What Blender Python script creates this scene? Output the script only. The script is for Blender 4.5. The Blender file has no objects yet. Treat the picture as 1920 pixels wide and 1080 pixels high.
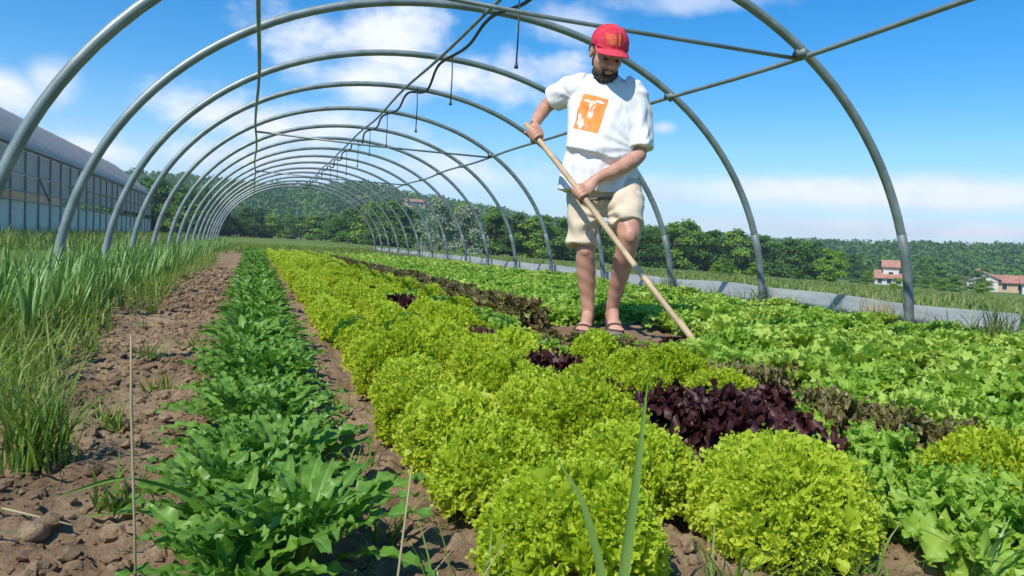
import bpy, math, random
import numpy as np
from mathutils import Vector, Matrix, Quaternion

S = bpy.context.scene
COL = S.collection
PI = math.pi
R = math.radians
rng = np.random.default_rng(11)
random.seed(11)

# ------------------------------------------------------------------ camera
YAW, PITCH, ROLL, EYE = R(18.985), R(-3.126), R(2.692), 0.47
fwd = np.array([math.sin(YAW)*math.cos(PITCH), math.cos(YAW)*math.cos(PITCH), math.sin(PITCH)])
rt0 = np.array([math.cos(YAW), -math.sin(YAW), 0.0])
up0 = np.cross(rt0, fwd)
rt = math.cos(ROLL)*rt0 + math.sin(ROLL)*up0
up = -math.sin(ROLL)*rt0 + math.cos(ROLL)*up0
cam_data = bpy.data.cameras.new('camera')
cam = bpy.data.objects.new('camera', cam_data)
COL.objects.link(cam)
cam.matrix_world = Matrix(((rt[0], up[0], -fwd[0], 0), (rt[1], up[1], -fwd[1], 0), (rt[2], up[2], -fwd[2], EYE), (0, 0, 0, 1)))
cam_data.sensor_width = 36.0
cam_data.lens = 36.0*1420/1920
cam_data.clip_start, cam_data.clip_end = 0.02, 3000
S.camera = cam

# ------------------------------------------------------------------ light
SUN_EL = R(50)
sun_dir = Vector((-0.80, -0.60, 0)).normalized()*math.cos(SUN_EL) + Vector((0, 0, math.sin(SUN_EL)))
sd = bpy.data.lights.new('sun', 'SUN')
sd.energy, sd.angle, sd.color = 4.5, R(0.55), (1.0, 0.95, 0.86)
so = bpy.data.objects.new('sun', sd)
COL.objects.link(so)
so.rotation_euler = sun_dir.to_track_quat('Z', 'Y').to_euler()
so.location = (-10, -8, 20)

S.view_settings.view_transform = 'Standard'
S.view_settings.look = 'None'
S.view_settings.gamma = 1.0
S.view_settings.exposure = 0.2
S.view_settings.use_curve_mapping = False


class NT:
    """small helper round a node tree"""
    def __init__(self, tree):
        self.t = tree
        self.n = tree.nodes
        self.l = tree.links

    def add(self, typ, **kw):
        nd = self.n.new(typ)
        for k, v in kw.items():
            setattr(nd, k, v)
        return nd

    def put(self, sock, v):
        if isinstance(v, bpy.types.NodeSocket):
            self.l.new(v, sock)
        elif v is not None:
            sock.default_value = v

    def math(self, op, a, b=None, clamp=False):
        nd = self.add('ShaderNodeMath', operation=op, use_clamp=clamp)
        self.put(nd.inputs[0], a)
        if b is not None:
            self.put(nd.inputs[1], b)
        return nd.outputs[0]

    def smooth(self, x, lo, hi):
        nd = self.add('ShaderNodeMapRange', interpolation_type='SMOOTHSTEP')
        self.put(nd.inputs[0], x)
        nd.inputs[1].default_value, nd.inputs[2].default_value = lo, hi
        nd.inputs[3].default_value, nd.inputs[4].default_value = 0, 1
        return nd.outputs[0]

    def mix(self, f, a, b, blend='MIX'):
        nd = self.add('ShaderNodeMix', data_type='RGBA', blend_type=blend)
        self.put(nd.inputs[0], f)
        self.put(nd.inputs[6], a if not isinstance(a, tuple) else (*a, 1))
        self.put(nd.inputs[7], b if not isinstance(b, tuple) else (*b, 1))
        return nd.outputs[2]

    def noise(self, vec, scale, detail=4, rough=0.55, dim='3D'):
        nd = self.add('ShaderNodeTexNoise', noise_dimensions=dim)
        if vec is not None:
            self.put(nd.inputs['Vector'], vec)
        nd.inputs['Scale'].default_value = scale
        nd.inputs['Detail'].default_value = detail
        nd.inputs['Roughness'].default_value = rough
        return nd.outputs[0]


world = bpy.data.worlds.new('World')
S.world = world
world.use_nodes = True
w = NT(world.node_tree)
w.n.clear()
sky = w.add('ShaderNodeTexSky', sky_type='NISHITA', sun_disc=False)
sky.sun_elevation = SUN_EL
sky.sun_rotation = math.atan2(sun_dir.x, sun_dir.y)
sky.air_density, sky.dust_density, sky.ozone_density = 1.0, 0.0, 3.5
geo = w.add('ShaderNodeTexCoord')
gen = geo.outputs['Generated']
sep = w.add('ShaderNodeSeparateXYZ')
w.put(sep.inputs[0], gen)
az = w.math('ARCTAN2', sep.outputs[0], sep.outputs[1])
el = w.math('ARCSINE', sep.outputs[2])
hs = w.add('ShaderNodeHueSaturation')
hs.inputs['Saturation'].default_value = 1.45
hs.inputs['Value'].default_value = 1.35
w.put(hs.inputs['Color'], sky.outputs[0])
low_air = w.math('MULTIPLY', w.smooth(el, 0.20, 0.0), 0.6)
blue = w.mix(low_air, hs.outputs[0], (3.8, 5.8, 8.9))
# cloud fields: billowing noise in an angle space, shaped by a few cloud banks
cmb = w.add('ShaderNodeCombineXYZ')
w.put(cmb.inputs[0], az)
w.put(cmb.inputs[1], w.math('MULTIPLY', el, 1.5))
n1 = w.noise(cmb.outputs[0], 9.0, 9, 0.58)
n2 = w.noise(cmb.outputs[0], 3.0, 4, 0.5)
cmb2 = w.add('ShaderNodeCombineXYZ')
w.put(cmb2.inputs[0], w.math('MULTIPLY', az, 0.35))
w.put(cmb2.inputs[1], w.math('MULTIPLY', el, 2.2))
n3 = w.noise(cmb2.outputs[0], 8.0, 8, 0.55)


def bank(a0, e0, ra, re, n, amp, gain):
    x = w.math('DIVIDE', w.math('SUBTRACT', az, a0), ra)
    y = w.math('DIVIDE', w.math('SUBTRACT', el, e0), re)
    d = w.math('SQRT', w.math('ADD', w.math('MULTIPLY', x, x), w.math('MULTIPLY', y, y)))
    m = w.math('ADD', w.math('SUBTRACT', 1.0, d), w.math('MULTIPLY', w.math('SUBTRACT', n, 0.5), amp))
    return w.math('MULTIPLY', w.smooth(m, 0.0, 0.95), gain)


BANKS = [  # azimuth, elevation, half widths, noise, amp, opacity
    (0.070, 0.244, 0.11, 0.050, n1, 3.0, 0.75),
    (0.165, 0.258, 0.18, 0.056, n1, 3.0, 0.88),
    (0.265, 0.218, 0.17, 0.052, n1, 2.8, 0.88),
    (0.140, 0.200, 0.13, 0.040, n1, 2.0, 0.90),
    (-0.050, 0.146, 0.10, 0.040, n1, 2.0, 0.95),
    (0.060, 0.135, 0.20, 0.045, n1, 1.9, 0.90),
    (0.020, 0.095, 0.30, 0.035, n1, 1.8, 0.75),
    (0.250, 0.095, 0.16, 0.035, n1, 1.8, 0.70),
    (-0.215, 0.160, 0.040, 0.035, n1, 1.6, 0.90),
    (-0.262, 0.142, 0.050, 0.030, n1, 1.6, 0.90),
    (-0.17, 0.088, 0.10, 0.025, n1, 1.8, 0.80),
    (0.39, 0.280, 0.09, 0.028, n1, 2.4, 0.50),
    (0.55, 0.310, 0.14, 0.022, n1, 2.4, 0.45),
    (0.516, 0.160, 0.024, 0.012, n1, 1.0, 0.75),
    (0.80, 0.082, 0.52, 0.032, n3, 1.7, 0.85),
    (0.80, 0.040, 0.50, 0.020, n3, 1.4, 0.75),
    (0.50, 0.080, 0.22, 0.032, n3, 1.6, 0.65),
]
cov = None
for b in BANKS:
    c = bank(*b)
    cov = c if cov is None else w.math('MAXIMUM', cov, c)
# scattered clouds over the rest of the sky
rest = w.math('MULTIPLY', w.smooth(w.math('ADD', w.math('MULTIPLY', n1, 0.45), w.math('MULTIPLY', n2, 0.55)), 0.57, 0.70), 0.85)
farside = w.smooth(w.math('ABSOLUTE', w.math('SUBTRACT', az, 0.33)), 0.75, 1.3)
high = w.smooth(el, 0.42, 0.75)
rest = w.math('MULTIPLY', rest, w.math('MAXIMUM', farside, high))
cov = w.math('MAXIMUM', cov, rest)
shade = w.smooth(w.noise(cmb.outputs[0], 14.0, 5, 0.5), 0.30, 0.62)
ccol = w.mix(shade, (7.0, 7.5, 8.7), (9.2, 9.3, 9.5))
final = w.mix(cov, blue, ccol)
bg = w.add('ShaderNodeBackground')
bg.inputs['Strength'].default_value = 0.11
w.put(bg.inputs['Color'], final)
wo = w.add('ShaderNodeOutputWorld')
w.l.new(bg.outputs[0], wo.inputs[0])


# ------------------------------------------------------------------ helpers
def mat_new(name):
    m = bpy.data.materials.new(name)
    m.use_nodes = True
    t = NT(m.node_tree)
    t.n.clear()
    out = t.add('ShaderNodeOutputMaterial')
    p = t.add('ShaderNodeBsdfPrincipled')
    t.l.new(p.outputs[0], out.inputs[0])
    return m, t, p, out


def plain(name, col, rough=0.6, metal=0.0, var=0.25, scale=6.0, bump=0.0, bscale=60.0, spec=0.5, coord='Object'):
    m, t, p, out = mat_new(name)
    tc = t.add('ShaderNodeTexCoord').outputs[coord]
    n = t.noise(tc, scale, 5, 0.6)
    lo = tuple(c*(1-var) for c in col)
    hi = tuple(min(1, c*(1+var)) for c in col)
    t.put(p.inputs['Base Color'], t.mix(t.smooth(n, 0.3, 0.7), lo, hi))
    p.inputs['Roughness'].default_value = rough
    p.inputs['Metallic'].default_value = metal
    p.inputs['Specular IOR Level'].default_value = spec
    if bump:
        b = t.add('ShaderNodeBump')
        b.inputs['Strength'].default_value = bump
        b.inputs['Distance'].default_value = 0.01
        t.put(b.inputs['Height'], t.noise(tc, bscale, 4, 0.6))
        t.l.new(b.outputs[0], p.inputs['Normal'])
    return m


def leafmat(name, c1, c2, rough=0.45, trans=0.35, tcol=None, spec=0.4, scale=9.0, c3=None):
    """leaf: two hues by object and by place, part of the light goes through"""
    m, t, p, out = mat_new(name)
    oi = t.add('ShaderNodeObjectInfo')
    tc = t.add('ShaderNodeTexCoord').outputs['Object']
    n = t.noise(tc, scale, 4, 0.6)
    f = t.math('ADD', t.math('MULTIPLY', oi.outputs['Random'], 0.55), t.math('MULTIPLY', t.smooth(n, 0.25, 0.75), 0.45))
    col = t.mix(f, c1, c2)
    if c3:
        g = t.add('ShaderNodeNewGeometry')
        col = t.mix(t.math('MULTIPLY', t.smooth(g.outputs['Random Per Island'], 0.40, 0.9), 0.8), col, c3)
    ra = t.add('ShaderNodeAttribute', attribute_name='rib')
    col = t.mix(t.math('MULTIPLY', ra.outputs['Fac'], .55), col, tuple(min(.75, c_*1.5+.16) for c_ in c2))
    t.put(p.inputs['Base Color'], col)
    p.inputs['Roughness'].default_value = rough
    p.inputs['Specular IOR Level'].default_value = spec
    tr = t.add('ShaderNodeBsdfTranslucent')
    t.put(tr.inputs[0], t.mix(0.6, col, tcol) if tcol else col)
    ms = t.add('ShaderNodeMixShader')
    ms.inputs[0].default_value = trans
    t.l.new(p.outputs[0], ms.inputs[1])
    t.l.new(tr.outputs[0], ms.inputs[2])
    t.l.new(ms.outputs[0], out.inputs[0])
    return m


def mesh_data(name, V, F, mat=None, smooth=True):
    """V (n,3); F (m,3) or (m,4) array, or a list of such arrays"""
    me = bpy.data.meshes.new(name)
    V = np.asarray(V, dtype=np.float32)
    Fs = [np.asarray(f, dtype=np.int32) for f in (F if isinstance(F, list) else [F]) if len(f)]
    idx = np.concatenate([f.ravel() for f in Fs])
    tot = np.concatenate([np.full(len(f), f.shape[1], np.int32) for f in Fs])
    st = np.concatenate([[0], np.cumsum(tot)[:-1]]).astype(np.int32)
    me.vertices.add(len(V))
    me.vertices.foreach_set('co', V.ravel())
    me.loops.add(len(idx))
    me.loops.foreach_set('vertex_index', idx)
    me.polygons.add(len(tot))
    me.polygons.foreach_set('loop_start', st)
    me.polygons.foreach_set('use_smooth', np.full(len(tot), smooth, dtype=bool))
    me.update(calc_edges=True)
    if mat:
        me.materials.append(mat)
    return me


def link(name, me, parent=None, loc=None, rot=None, scale=None, mw=None):
    o = bpy.data.objects.new(name, me)
    COL.objects.link(o)
    if parent:
        o.parent = parent
    if mw is not None:
        o.matrix_local = mw
    else:
        if loc is not None:
            o.location = loc
        if rot is not None:
            o.rotation_euler = rot
        if scale is not None:
            o.scale = scale if hasattr(scale, '__len__') else (scale,)*3
    return o


def tag(o, label=None, cat=None, group=None, kind=None):
    if label:
        o['label'] = label
    if cat:
        o['category'] = cat
    if group:
        o['group'] = group
    if kind:
        o['kind'] = kind
    return o


class MB:
    """collects vertices and faces into one mesh"""
    def __init__(self):
        self.V, self.Q, self.T, self.n = [], [], [], 0

    def add(self, V, F):
        F = np.asarray(F, dtype=np.int64)
        self.V.append(np.asarray(V, dtype=float))
        (self.Q if F.shape[1] == 4 else self.T).append(F + self.n)
        self.n += len(V)
        return self

    def build(self, name, mat=None, smooth=True):
        F = []
        if self.Q:
            F.append(np.concatenate(self.Q))
        if self.T:
            F.append(np.concatenate(self.T))
        return mesh_data(name, np.concatenate(self.V), F, mat, smooth)

    def box(self, lo, hi, M=None):
        x0, y0, z0 = lo
        x1, y1, z1 = hi
        V = np.array([(x0, y0, z0), (x1, y0, z0), (x1, y1, z0), (x0, y1, z0), (x0, y0, z1), (x1, y0, z1), (x1, y1, z1), (x0, y1, z1)], float)
        if M is not None:
            V = V @ np.array(M)[:3, :3].T + np.array(M)[:3, 3]
        return self.add(V, [(0, 3, 2, 1), (4, 5, 6, 7), (0, 1, 5, 4), (1, 2, 6, 5), (2, 3, 7, 6), (3, 0, 4, 7)])

    def tube(self, P, rad, seg=10, cap=True):
        V, F, T = tube(P, rad, seg, cap)
        self.add(V, F)
        if cap:
            self.T.append(np.asarray(T) + self.n - len(V))
        return self


def grid_faces(nu, nv):
    i = np.arange(nu-1)[:, None]*nv + np.arange(nv-1)[None]
    i = i.ravel()
    return np.stack([i, i+nv, i+nv+1, i+1], 1)


def tube(P, rad, seg=10, cap=True, flat=None):
    """rad: scalar or per point, or per point (ra, rb) with flat = the direction ra lies along"""
    P = np.asarray(P, float)
    n = len(P)
    rad = np.asarray(rad, float)
    if rad.ndim == 0:
        rad = np.full(n, float(rad))
    if rad.ndim == 1:
        rad = np.stack([rad, rad], 1)
    T = np.gradient(P, axis=0)
    T /= np.linalg.norm(T, axis=1)[:, None] + 1e-12
    if flat is not None:
        A = np.tile(np.asarray(flat, float), (n, 1))
    else:
        A = np.tile(np.array([0, 0, 1.0]) if abs(T[:, 2]).max() < 0.9 else np.array([1.0, 0.13, 0]) if abs(T[:, 0]).max() < 0.9 else np.array([0.1, 1.0, 0.1]), (n, 1))
    A = A - (A*T).sum(1)[:, None]*T
    A /= np.linalg.norm(A, axis=1)[:, None] + 1e-12
    B = np.cross(T, A)
    a = np.linspace(0, 2*PI, seg, endpoint=False)
    V = P[:, None] + A[:, None]*(np.cos(a)[None, :, None]*rad[:, None, :1]) + B[:, None]*(np.sin(a)[None, :, None]*rad[:, None, 1:])
    V = V.reshape(-1, 3)
    F = []
    for i in range(n-1):
        for j in range(seg):
            k = (j+1) % seg
            F.append((i*seg+j, i*seg+k, (i+1)*seg+k, (i+1)*seg+j))
    Tr = []
    if cap:
        V = np.concatenate([V, P[:1], P[-1:]])
        c0, c1 = n*seg, n*seg+1
        for j in range(seg):
            k = (j+1) % seg
            Tr.append((c0, k, j))
            Tr.append((c1, (n-1)*seg+j, (n-1)*seg+k))
    return V, np.array(F), Tr


def vnoise(x, y, seed=0):
    """smooth value noise on arrays"""
    xi, yi = np.floor(x).astype(np.int64), np.floor(y).astype(np.int64)
    fx, fy = x-xi, y-yi
    fx, fy = fx*fx*(3-2*fx), fy*fy*(3-2*fy)

    def h(a, b):
        v = (a*374761393 + b*668265263 + seed*1442695041) & 0xffffffff
        v = ((v ^ (v >> 13))*1274126177) & 0xffffffff
        return ((v ^ (v >> 16)) & 0xffff)/65535.0
    return (h(xi, yi)*(1-fx)+h(xi+1, yi)*fx)*(1-fy) + (h(xi, yi+1)*(1-fx)+h(xi+1, yi+1)*fx)*fy


def fbm(x, y, octs=4, seed=0):
    s, a, t = 0, 1.0, 0
    for o in range(octs):
        s = s + a*vnoise(x*2**o+17.3*o, y*2**o-9.1*o, seed+o)
        t += a
        a *= 0.55
    return s/t


def rotz(a):
    c, s = math.cos(a), math.sin(a)
    return np.array([[c, -s, 0], [s, c, 0], [0, 0, 1.0]])


def rotx(a):
    c, s = math.cos(a), math.sin(a)
    return np.array([[1.0, 0, 0], [0, c, -s], [0, s, c]])


_U = 'first second third fourth fifth sixth seventh eighth ninth tenth eleventh twelfth thirteenth fourteenth fifteenth sixteenth seventeenth eighteenth nineteenth'.split()
_TN = {2: ('twenty', 'twentieth'), 3: ('thirty', 'thirtieth'), 4: ('forty', 'fortieth'), 5: ('fifty', 'fiftieth'), 6: ('sixty', 'sixtieth'), 7: ('seventy', 'seventieth'), 8: ('eighty', 'eightieth'), 9: ('ninety', 'ninetieth')}


def nth(n):
    if n < 20:
        return _U[n-1]
    t_, u_ = divmod(n, 10)
    return _TN[t_][0]+' '+_U[u_-1] if u_ else _TN[t_][1]


# ------------------------------------------------------------------ terrain
SKY_AZ = np.array([-3.2, -1.2, -0.5, -.163, -.036, .014, .079, .118, .159, .183, .214, .270, .312, .355, .411, .528, .660, .751, .835, .922, 1.4, 2.0, 3.2])
SKY_EL = np.array([.030, .045, .066, .0686, .0678, .0669, .0679, .0739, .0730, .0650, .0640, .0563, .0513, .0435, .0405, .0357, .0268, .0272, .0291, .0305, .032, .030, .030])


def gz(X, Y):
    """height of the land"""
    X, Y = np.asarray(X, float), np.asarray(Y, float)
    r = np.hypot(X, Y)
    a = np.arctan2(X, Y)
    base = -.033*np.clip(X-8, 0, 130)
    e = np.interp(a, SKY_AZ, SKY_EL)
    top = np.maximum(e*430 - 8.0, 1.0)
    t = np.clip((r-215)/(430-215), 0, 1)
    t = t*t*(3-2*t)
    bump = 1 + 0.10*(fbm(X/60, Y/60, 3, 5)-.5)*(t > 0)
    return base*(1-t) + top*t*bump


m_field, t, p, _ = mat_new('meadow')
tc = t.add('ShaderNodeTexCoord').outputs['Object']
a = t.noise(tc, 0.06, 5, 0.6)
b = t.noise(tc, 1.4, 6, 0.65)
c0 = t.mix(t.smooth(a, 0.38, 0.62), (0.085, 0.160, 0.024), (0.175, 0.215, 0.055))
c1 = t.mix(t.math('MULTIPLY', t.smooth(b, 0.52, 0.72), 0.7), c0, (0.21, 0.19, 0.085))
c2 = t.mix(t.math('MULTIPLY', t.smooth(b, 0.5, 0.3), 0.6), c1, (0.05, 0.11, 0.018))
t.put(p.inputs['Base Color'], c2)
p.inputs['Roughness'].default_value = 0.9
p.inputs['Specular IOR Level'].default_value = 0.1
bp = t.add('ShaderNodeBump')
bp.inputs['Strength'].default_value = 0.8
bp.inputs['Distance'].default_value = 0.15
t.put(bp.inputs['Height'], b)
t.l.new(bp.outputs[0], p.inputs['Normal'])

radii = np.concatenate([[0.01], np.geomspace(2, 200, 40), np.linspace(208, 470, 34), np.geomspace(480, 880, 8)])
ang = np.concatenate([np.linspace(-1.0, 1.6, 200), np.linspace(1.6, 2*PI-1.0, 60)[1:]])
RR, AA = np.meshgrid(radii, ang, indexing='ij')
GX, GY = RR*np.sin(AA), RR*np.cos(AA)
GZ = gz(GX, GY)
GZ = np.where(RR < 60, GZ-0.03, GZ)
ground = link('ground', mesh_data('ground', np.stack([GX, GY, GZ], -1).reshape(-1, 3), grid_faces(len(radii), len(ang))[:, ::-1], m_field))
tag(ground, kind='structure')

# soil of the beds
m_soil, t, p, _ = mat_new('tilled_soil')
tc = t.add('ShaderNodeTexCoord').outputs['Object']
a = t.noise(tc, 3.0, 5, 0.6)
b = t.noise(tc, 60, 6, 0.7)
c0 = t.mix(t.smooth(a, 0.35, 0.65), (0.195, 0.125, 0.072), (0.325, 0.228, 0.138))
c1 = t.mix(t.math('MULTIPLY', t.smooth(b, 0.5, 0.75), 0.6), c0, (0.43, 0.31, 0.20))
c2 = t.mix(t.math('MULTIPLY', t.smooth(b, 0.5, 0.28), 0.6), c1, (0.115, 0.068, 0.040))
t.put(p.inputs['Base Color'], c2)
p.inputs['Roughness'].default_value = 0.95
p.inputs['Specular IOR Level'].default_value = 0.15
bp = t.add('ShaderNodeBump')
bp.inputs['Strength'].default_value = 0.9
bp.inputs['Distance'].default_value = 0.008
t.put(bp.inputs['Height'], t.noise(tc, 110, 6, 0.7))
t.l.new(bp.outputs[0], p.inputs['Normal'])


def soil_h(X, Y):
    clod = np.abs(fbm(X*9, Y*9, 4, 3)-.5)*2
    big = fbm(X*2.2, Y*2.2, 3, 9)-.5
    fine = np.abs(fbm(X*28, Y*28, 3, 21)-.5)*2
    return 0.020 + big*0.05 - clod*0.045 + (0.3-fine)*0.034


sb = MB()
for xs, ys in ((np.arange(-1.35, 1.62, .0115), np.arange(.25, 4.51, .0125)),
               (np.arange(1.60, 4.66, .05), np.arange(.25, 4.51, .05)),
               (np.arange(-1.35, 4.66, .06), np.arange(4.46, 30.0, .08))):
    XX, YY = np.meshgrid(xs, ys, indexing='ij')
    ZZ = soil_h(XX, YY)
    edge = np.minimum(np.clip((XX+1.35)/.2, 0, 1), np.clip((4.62-XX)/.2, 0, 1))
    ZZ = ZZ*edge - 0.03*(1-edge) - (0.006 if ys[0] > 4.4 else 0.003 if xs[0] > 1 else 0)
    sb.add(np.stack([XX, YY, ZZ], -1).reshape(-1, 3), grid_faces(len(xs), len(ys)))
soil = link('soil', sb.build('soil', m_soil))
tag(soil, kind='structure')

# clods and stones lying on the bare strip
m_clod = plain('clod', (0.35, 0.25, 0.165), 0.95, var=0.45, scale=12, bump=0.8, bscale=140, spec=0.15)
phi = (1+5**.5)/2
ICO = np.array([(-1, phi, 0), (1, phi, 0), (-1, -phi, 0), (1, -phi, 0), (0, -1, phi), (0, 1, phi), (0, -1, -phi), (0, 1, -phi), (phi, 0, -1), (phi, 0, 1), (-phi, 0, -1), (-phi, 0, 1)])/math.hypot(1, phi)
ICF = np.array([(0, 11, 5), (0, 5, 1), (0, 1, 7), (0, 7, 10), (0, 10, 11), (1, 5, 9), (5, 11, 4), (11, 10, 2), (10, 7, 6), (7, 1, 8), (3, 9, 4), (3, 4, 2), (3, 2, 6), (3, 6, 8), (3, 8, 9), (4, 9, 5), (2, 4, 11), (6, 2, 10), (8, 6, 7), (9, 8, 1)])
# one subdivision
V = list(map(tuple, ICO))
F2 = []
mid = {}


def _m(i, j):
    k = (min(i, j), max(i, j))
    if k not in mid:
        q = (np.array(V[i])+np.array(V[j]))/2
        V.append(tuple(q/np.linalg.norm(q)))
        mid[k] = len(V)-1
    return mid[k]


for a_, b_, c_ in ICF:
    ab, bc, ca = _m(a_, b_), _m(b_, c_), _m(c_, a_)
    F2 += [(a_, ab, ca), (b_, bc, ab), (c_, ca, bc), (ab, bc, ca)]
SPH, SPF = np.array(V), np.array(F2)


def blobs(pts, sizes, seed=0):
    r_ = np.random.default_rng(seed)
    mb = MB()
    for (x, y, z), s in zip(pts, sizes):
        B_, Bf = (SPH, SPF) if s > .009 else (ICO, ICF)
        v = B_*(1+r_.normal(0, .16, (len(B_), 1)))
        v = v*np.array([1, r_.uniform(.6, 1), r_.uniform(.45, .8)])*s
        v = v @ rotz(r_.uniform(0, 6.3)).T + np.array([x, y, z])
        mb.add(v, Bf)
    return mb


N = 20000
px_ = np.where(rng.random(N) < .75, rng.uniform(-.85, -.08, N), rng.uniform(-.1, 1.5, N))
py_ = .5+rng.random(N)**1.5*10
sz = (.0030+.0150*rng.random(N)**7)*(1+.07*py_)
pz = soil_h(px_, py_)
clods = link('clods', blobs(np.stack([px_, py_, pz+sz*.2], 1), sz, 4).build('clods', m_soil, False))
tag(clods, 'brown crumbling soil clods strewn along the bare strip', kind='stuff')
m_stone = plain('stone', (0.25, 0.17, 0.105), 0.95, var=0.4, scale=14, bump=0.6, bscale=120)
STONES = [(-.375, 1.16, .050, 'large pinkish brown clod at the left edge of bare soil'),
          (-.215, 1.03, .030, 'flat oval clod on the soil beside leafy salad'),
          (-.29, 1.24, .022, 'pale narrow stone pointing up on bare soil'),
          (-.19, 1.98, .018, 'small whitish stone beside the leafy salad row'),
          (-.31, 1.90, .017, 'round tan stone in the middle of bare soil'),
          (-.47, 1.56, .020, 'tan stone at the foot of grass tuft')]
for i, (x, y, s, lab) in enumerate(STONES):
    st_ = link('stone', blobs([(0, 0, 0)], [s], 40+i).build('stone', m_stone, True), loc=(x, y, float(soil_h(np.array(x), np.array(y)))+s*.3))
    tag(st_, lab, 'stone')

# ------------------------------------------------------------------ polytunnel frame
m_steel, t, p, _ = mat_new('galvanised_steel')
tc = t.add('ShaderNodeTexCoord').outputs['Object']
a = t.noise(tc, 5, 6, 0.65)
t.put(p.inputs['Base Color'], t.mix(t.smooth(a, 0.3, 0.7), (0.17, 0.215, 0.21), (0.30, 0.345, 0.33)))
t.put(p.inputs['Roughness'], t.math('ADD', 0.36, t.math('MULTIPLY', t.noise(tc, 30, 4, 0.6), 0.2)))
p.inputs['Metallic'].default_value = 0.3
m_sleeve = plain('weathered_steel', (0.17, 0.205, 0.20), 0.6, 0.3, 0.3, 8)
HA, HX, HZ, HB, HN = 2.8, 1.563, -.588+EYE, 2.396, 2.115
HOOP_Y = [2.48, 4.09, 5.70, 7.31, 8.97, 10.79, 12.53, 14.16] + [14.16+1.62*k for k in range(1, 10)]


def hoop_z(X):
    return HZ + HB*(1-abs((X-HX)/HA)**HN)**(1/HN)


frame = bpy.data.objects.new('polytunnel_frame', None)
COL.objects.link(frame)
tag(frame, 'bare galvanised steel polytunnel frame arching over the lettuce beds', 'polytunnel frame')
tt = np.linspace(0, PI, 61)
cs, sn = np.cos(tt), np.sin(tt)
hoopP = np.stack([HX+HA*np.sign(cs)*np.abs(cs)**(2/HN), 0*tt, HZ+HB*np.abs(sn)**(2/HN)], 1)
hoopP = np.concatenate([[(hoopP[0, 0], 0, -.4)], hoopP, [(hoopP[-1, 0], 0, -.4)]])
hb = MB().tube(hoopP, .0295, 14)
hoop_me = hb.build('hoop', m_steel)
def leg_x(z):
    return HX+HA*(1-min(1, max(0, (z-HZ)/HB))**HN)**(1/HN)


slv = MB().tube([(leg_x(z)-HX-HA, 0, z) for z in (-.3, 0, .2, .4, .55, .68)], .0320, 12).build('sleeve', m_sleeve)
joint_me = MB().tube([(0, -.05, 0), (0, .05, 0)], .024, 12).box((-.040, -.014, -.020), (.040, .014, .020)).build('joint', m_sleeve)
for i, y in enumerate(HOOP_Y):
    h = link('hoop', hoop_me, frame, (random.uniform(-.012, .012), y, random.uniform(-.012, .012)), (0, 0, random.uniform(-.006, .006)))
    link('sleeve', slv, h, (HX+HA-.0, 0, 0))
    link('joint', joint_me, h, (3.29, 0, hoop_z(3.29)-.03), (0, .8, 0))
y0_, y1_ = HOOP_Y[0]-.4, HOOP_Y[-1]+.1
for X, r_, dz in ((1.63, .0145, -.042), (0.0, .0145, -.040), (3.30, .0165, -.034)):
    ys = np.linspace(y0_, y1_, 60)
    P = np.stack([np.full_like(ys, X)+.012*np.sin(ys*1.1+X), ys, np.full_like(ys, hoop_z(X)+dz)+.012*np.sin(ys*1.7+X*3)], 1)
    link('purlin', MB().tube(P, r_, 10).build('purlin', m_steel), frame)
for k in (1, 5, 9):
    y = HOOP_Y[k]+.05
    P = np.array([(0.0, y, hoop_z(0)-.07), (1.6, y, (hoop_z(0)+hoop_z(3.29))/2-.08), (3.29, y, hoop_z(3.29)-.05)])
    link('tie_bar', MB().tube(P, .0135, 10).build('tie_bar', m_steel), frame)

# black irrigation pipe tied along the ridge, with drop tubes
m_hose = plain('black_pipe', (0.02, 0.021, 0.022), 0.45, var=0.3)
ys = np.linspace(HOOP_Y[0]-.3, HOOP_Y[-1], 340)
ph = np.interp(ys, HOOP_Y, np.arange(len(HOOP_Y)))
sag = np.sin(PI*(ph % 1))**2
amp = .06+.05*np.sin(np.floor(ph)*2.3+.6)
P = np.stack([1.67+sag*.05, ys, hoop_z(1.63)-.070-sag*amp], 1)
hose = link('irrigation_pipe', MB().tube(P, .0135, 8).build('irrigation_pipe', m_hose))
tag(hose, 'black irrigation pipe sagging between the hoops along the ridge', 'pipe')
for i, y in enumerate([3.35, 5.0, 6.84, 8.4, 10.4, 12.0, 13.4, 15.1, 16.8, 18.4]):
    L = random.uniform(.36, .46)
    mb = MB().tube([(0, 0, 0), (.004, 0, -L*.5), (0, 0, -L)], .006, 6).tube([(0, 0, -L-.035), (0, 0, -L-.02), (0, 0, -L+.01)], [.016, .013, .007], 8)
    dl_ = f'thin drop tube hanging from the ridge pipe, {nth(i+1)} counted from the nearest'
    d = link('drop_tube', mb.build('drop_tube', m_hose), loc=(1.675, y, hoop_z(1.63)-.10))
    tag(d, dl_, 'drop tube', 'drop tubes hanging from the ridge pipe')

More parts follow.
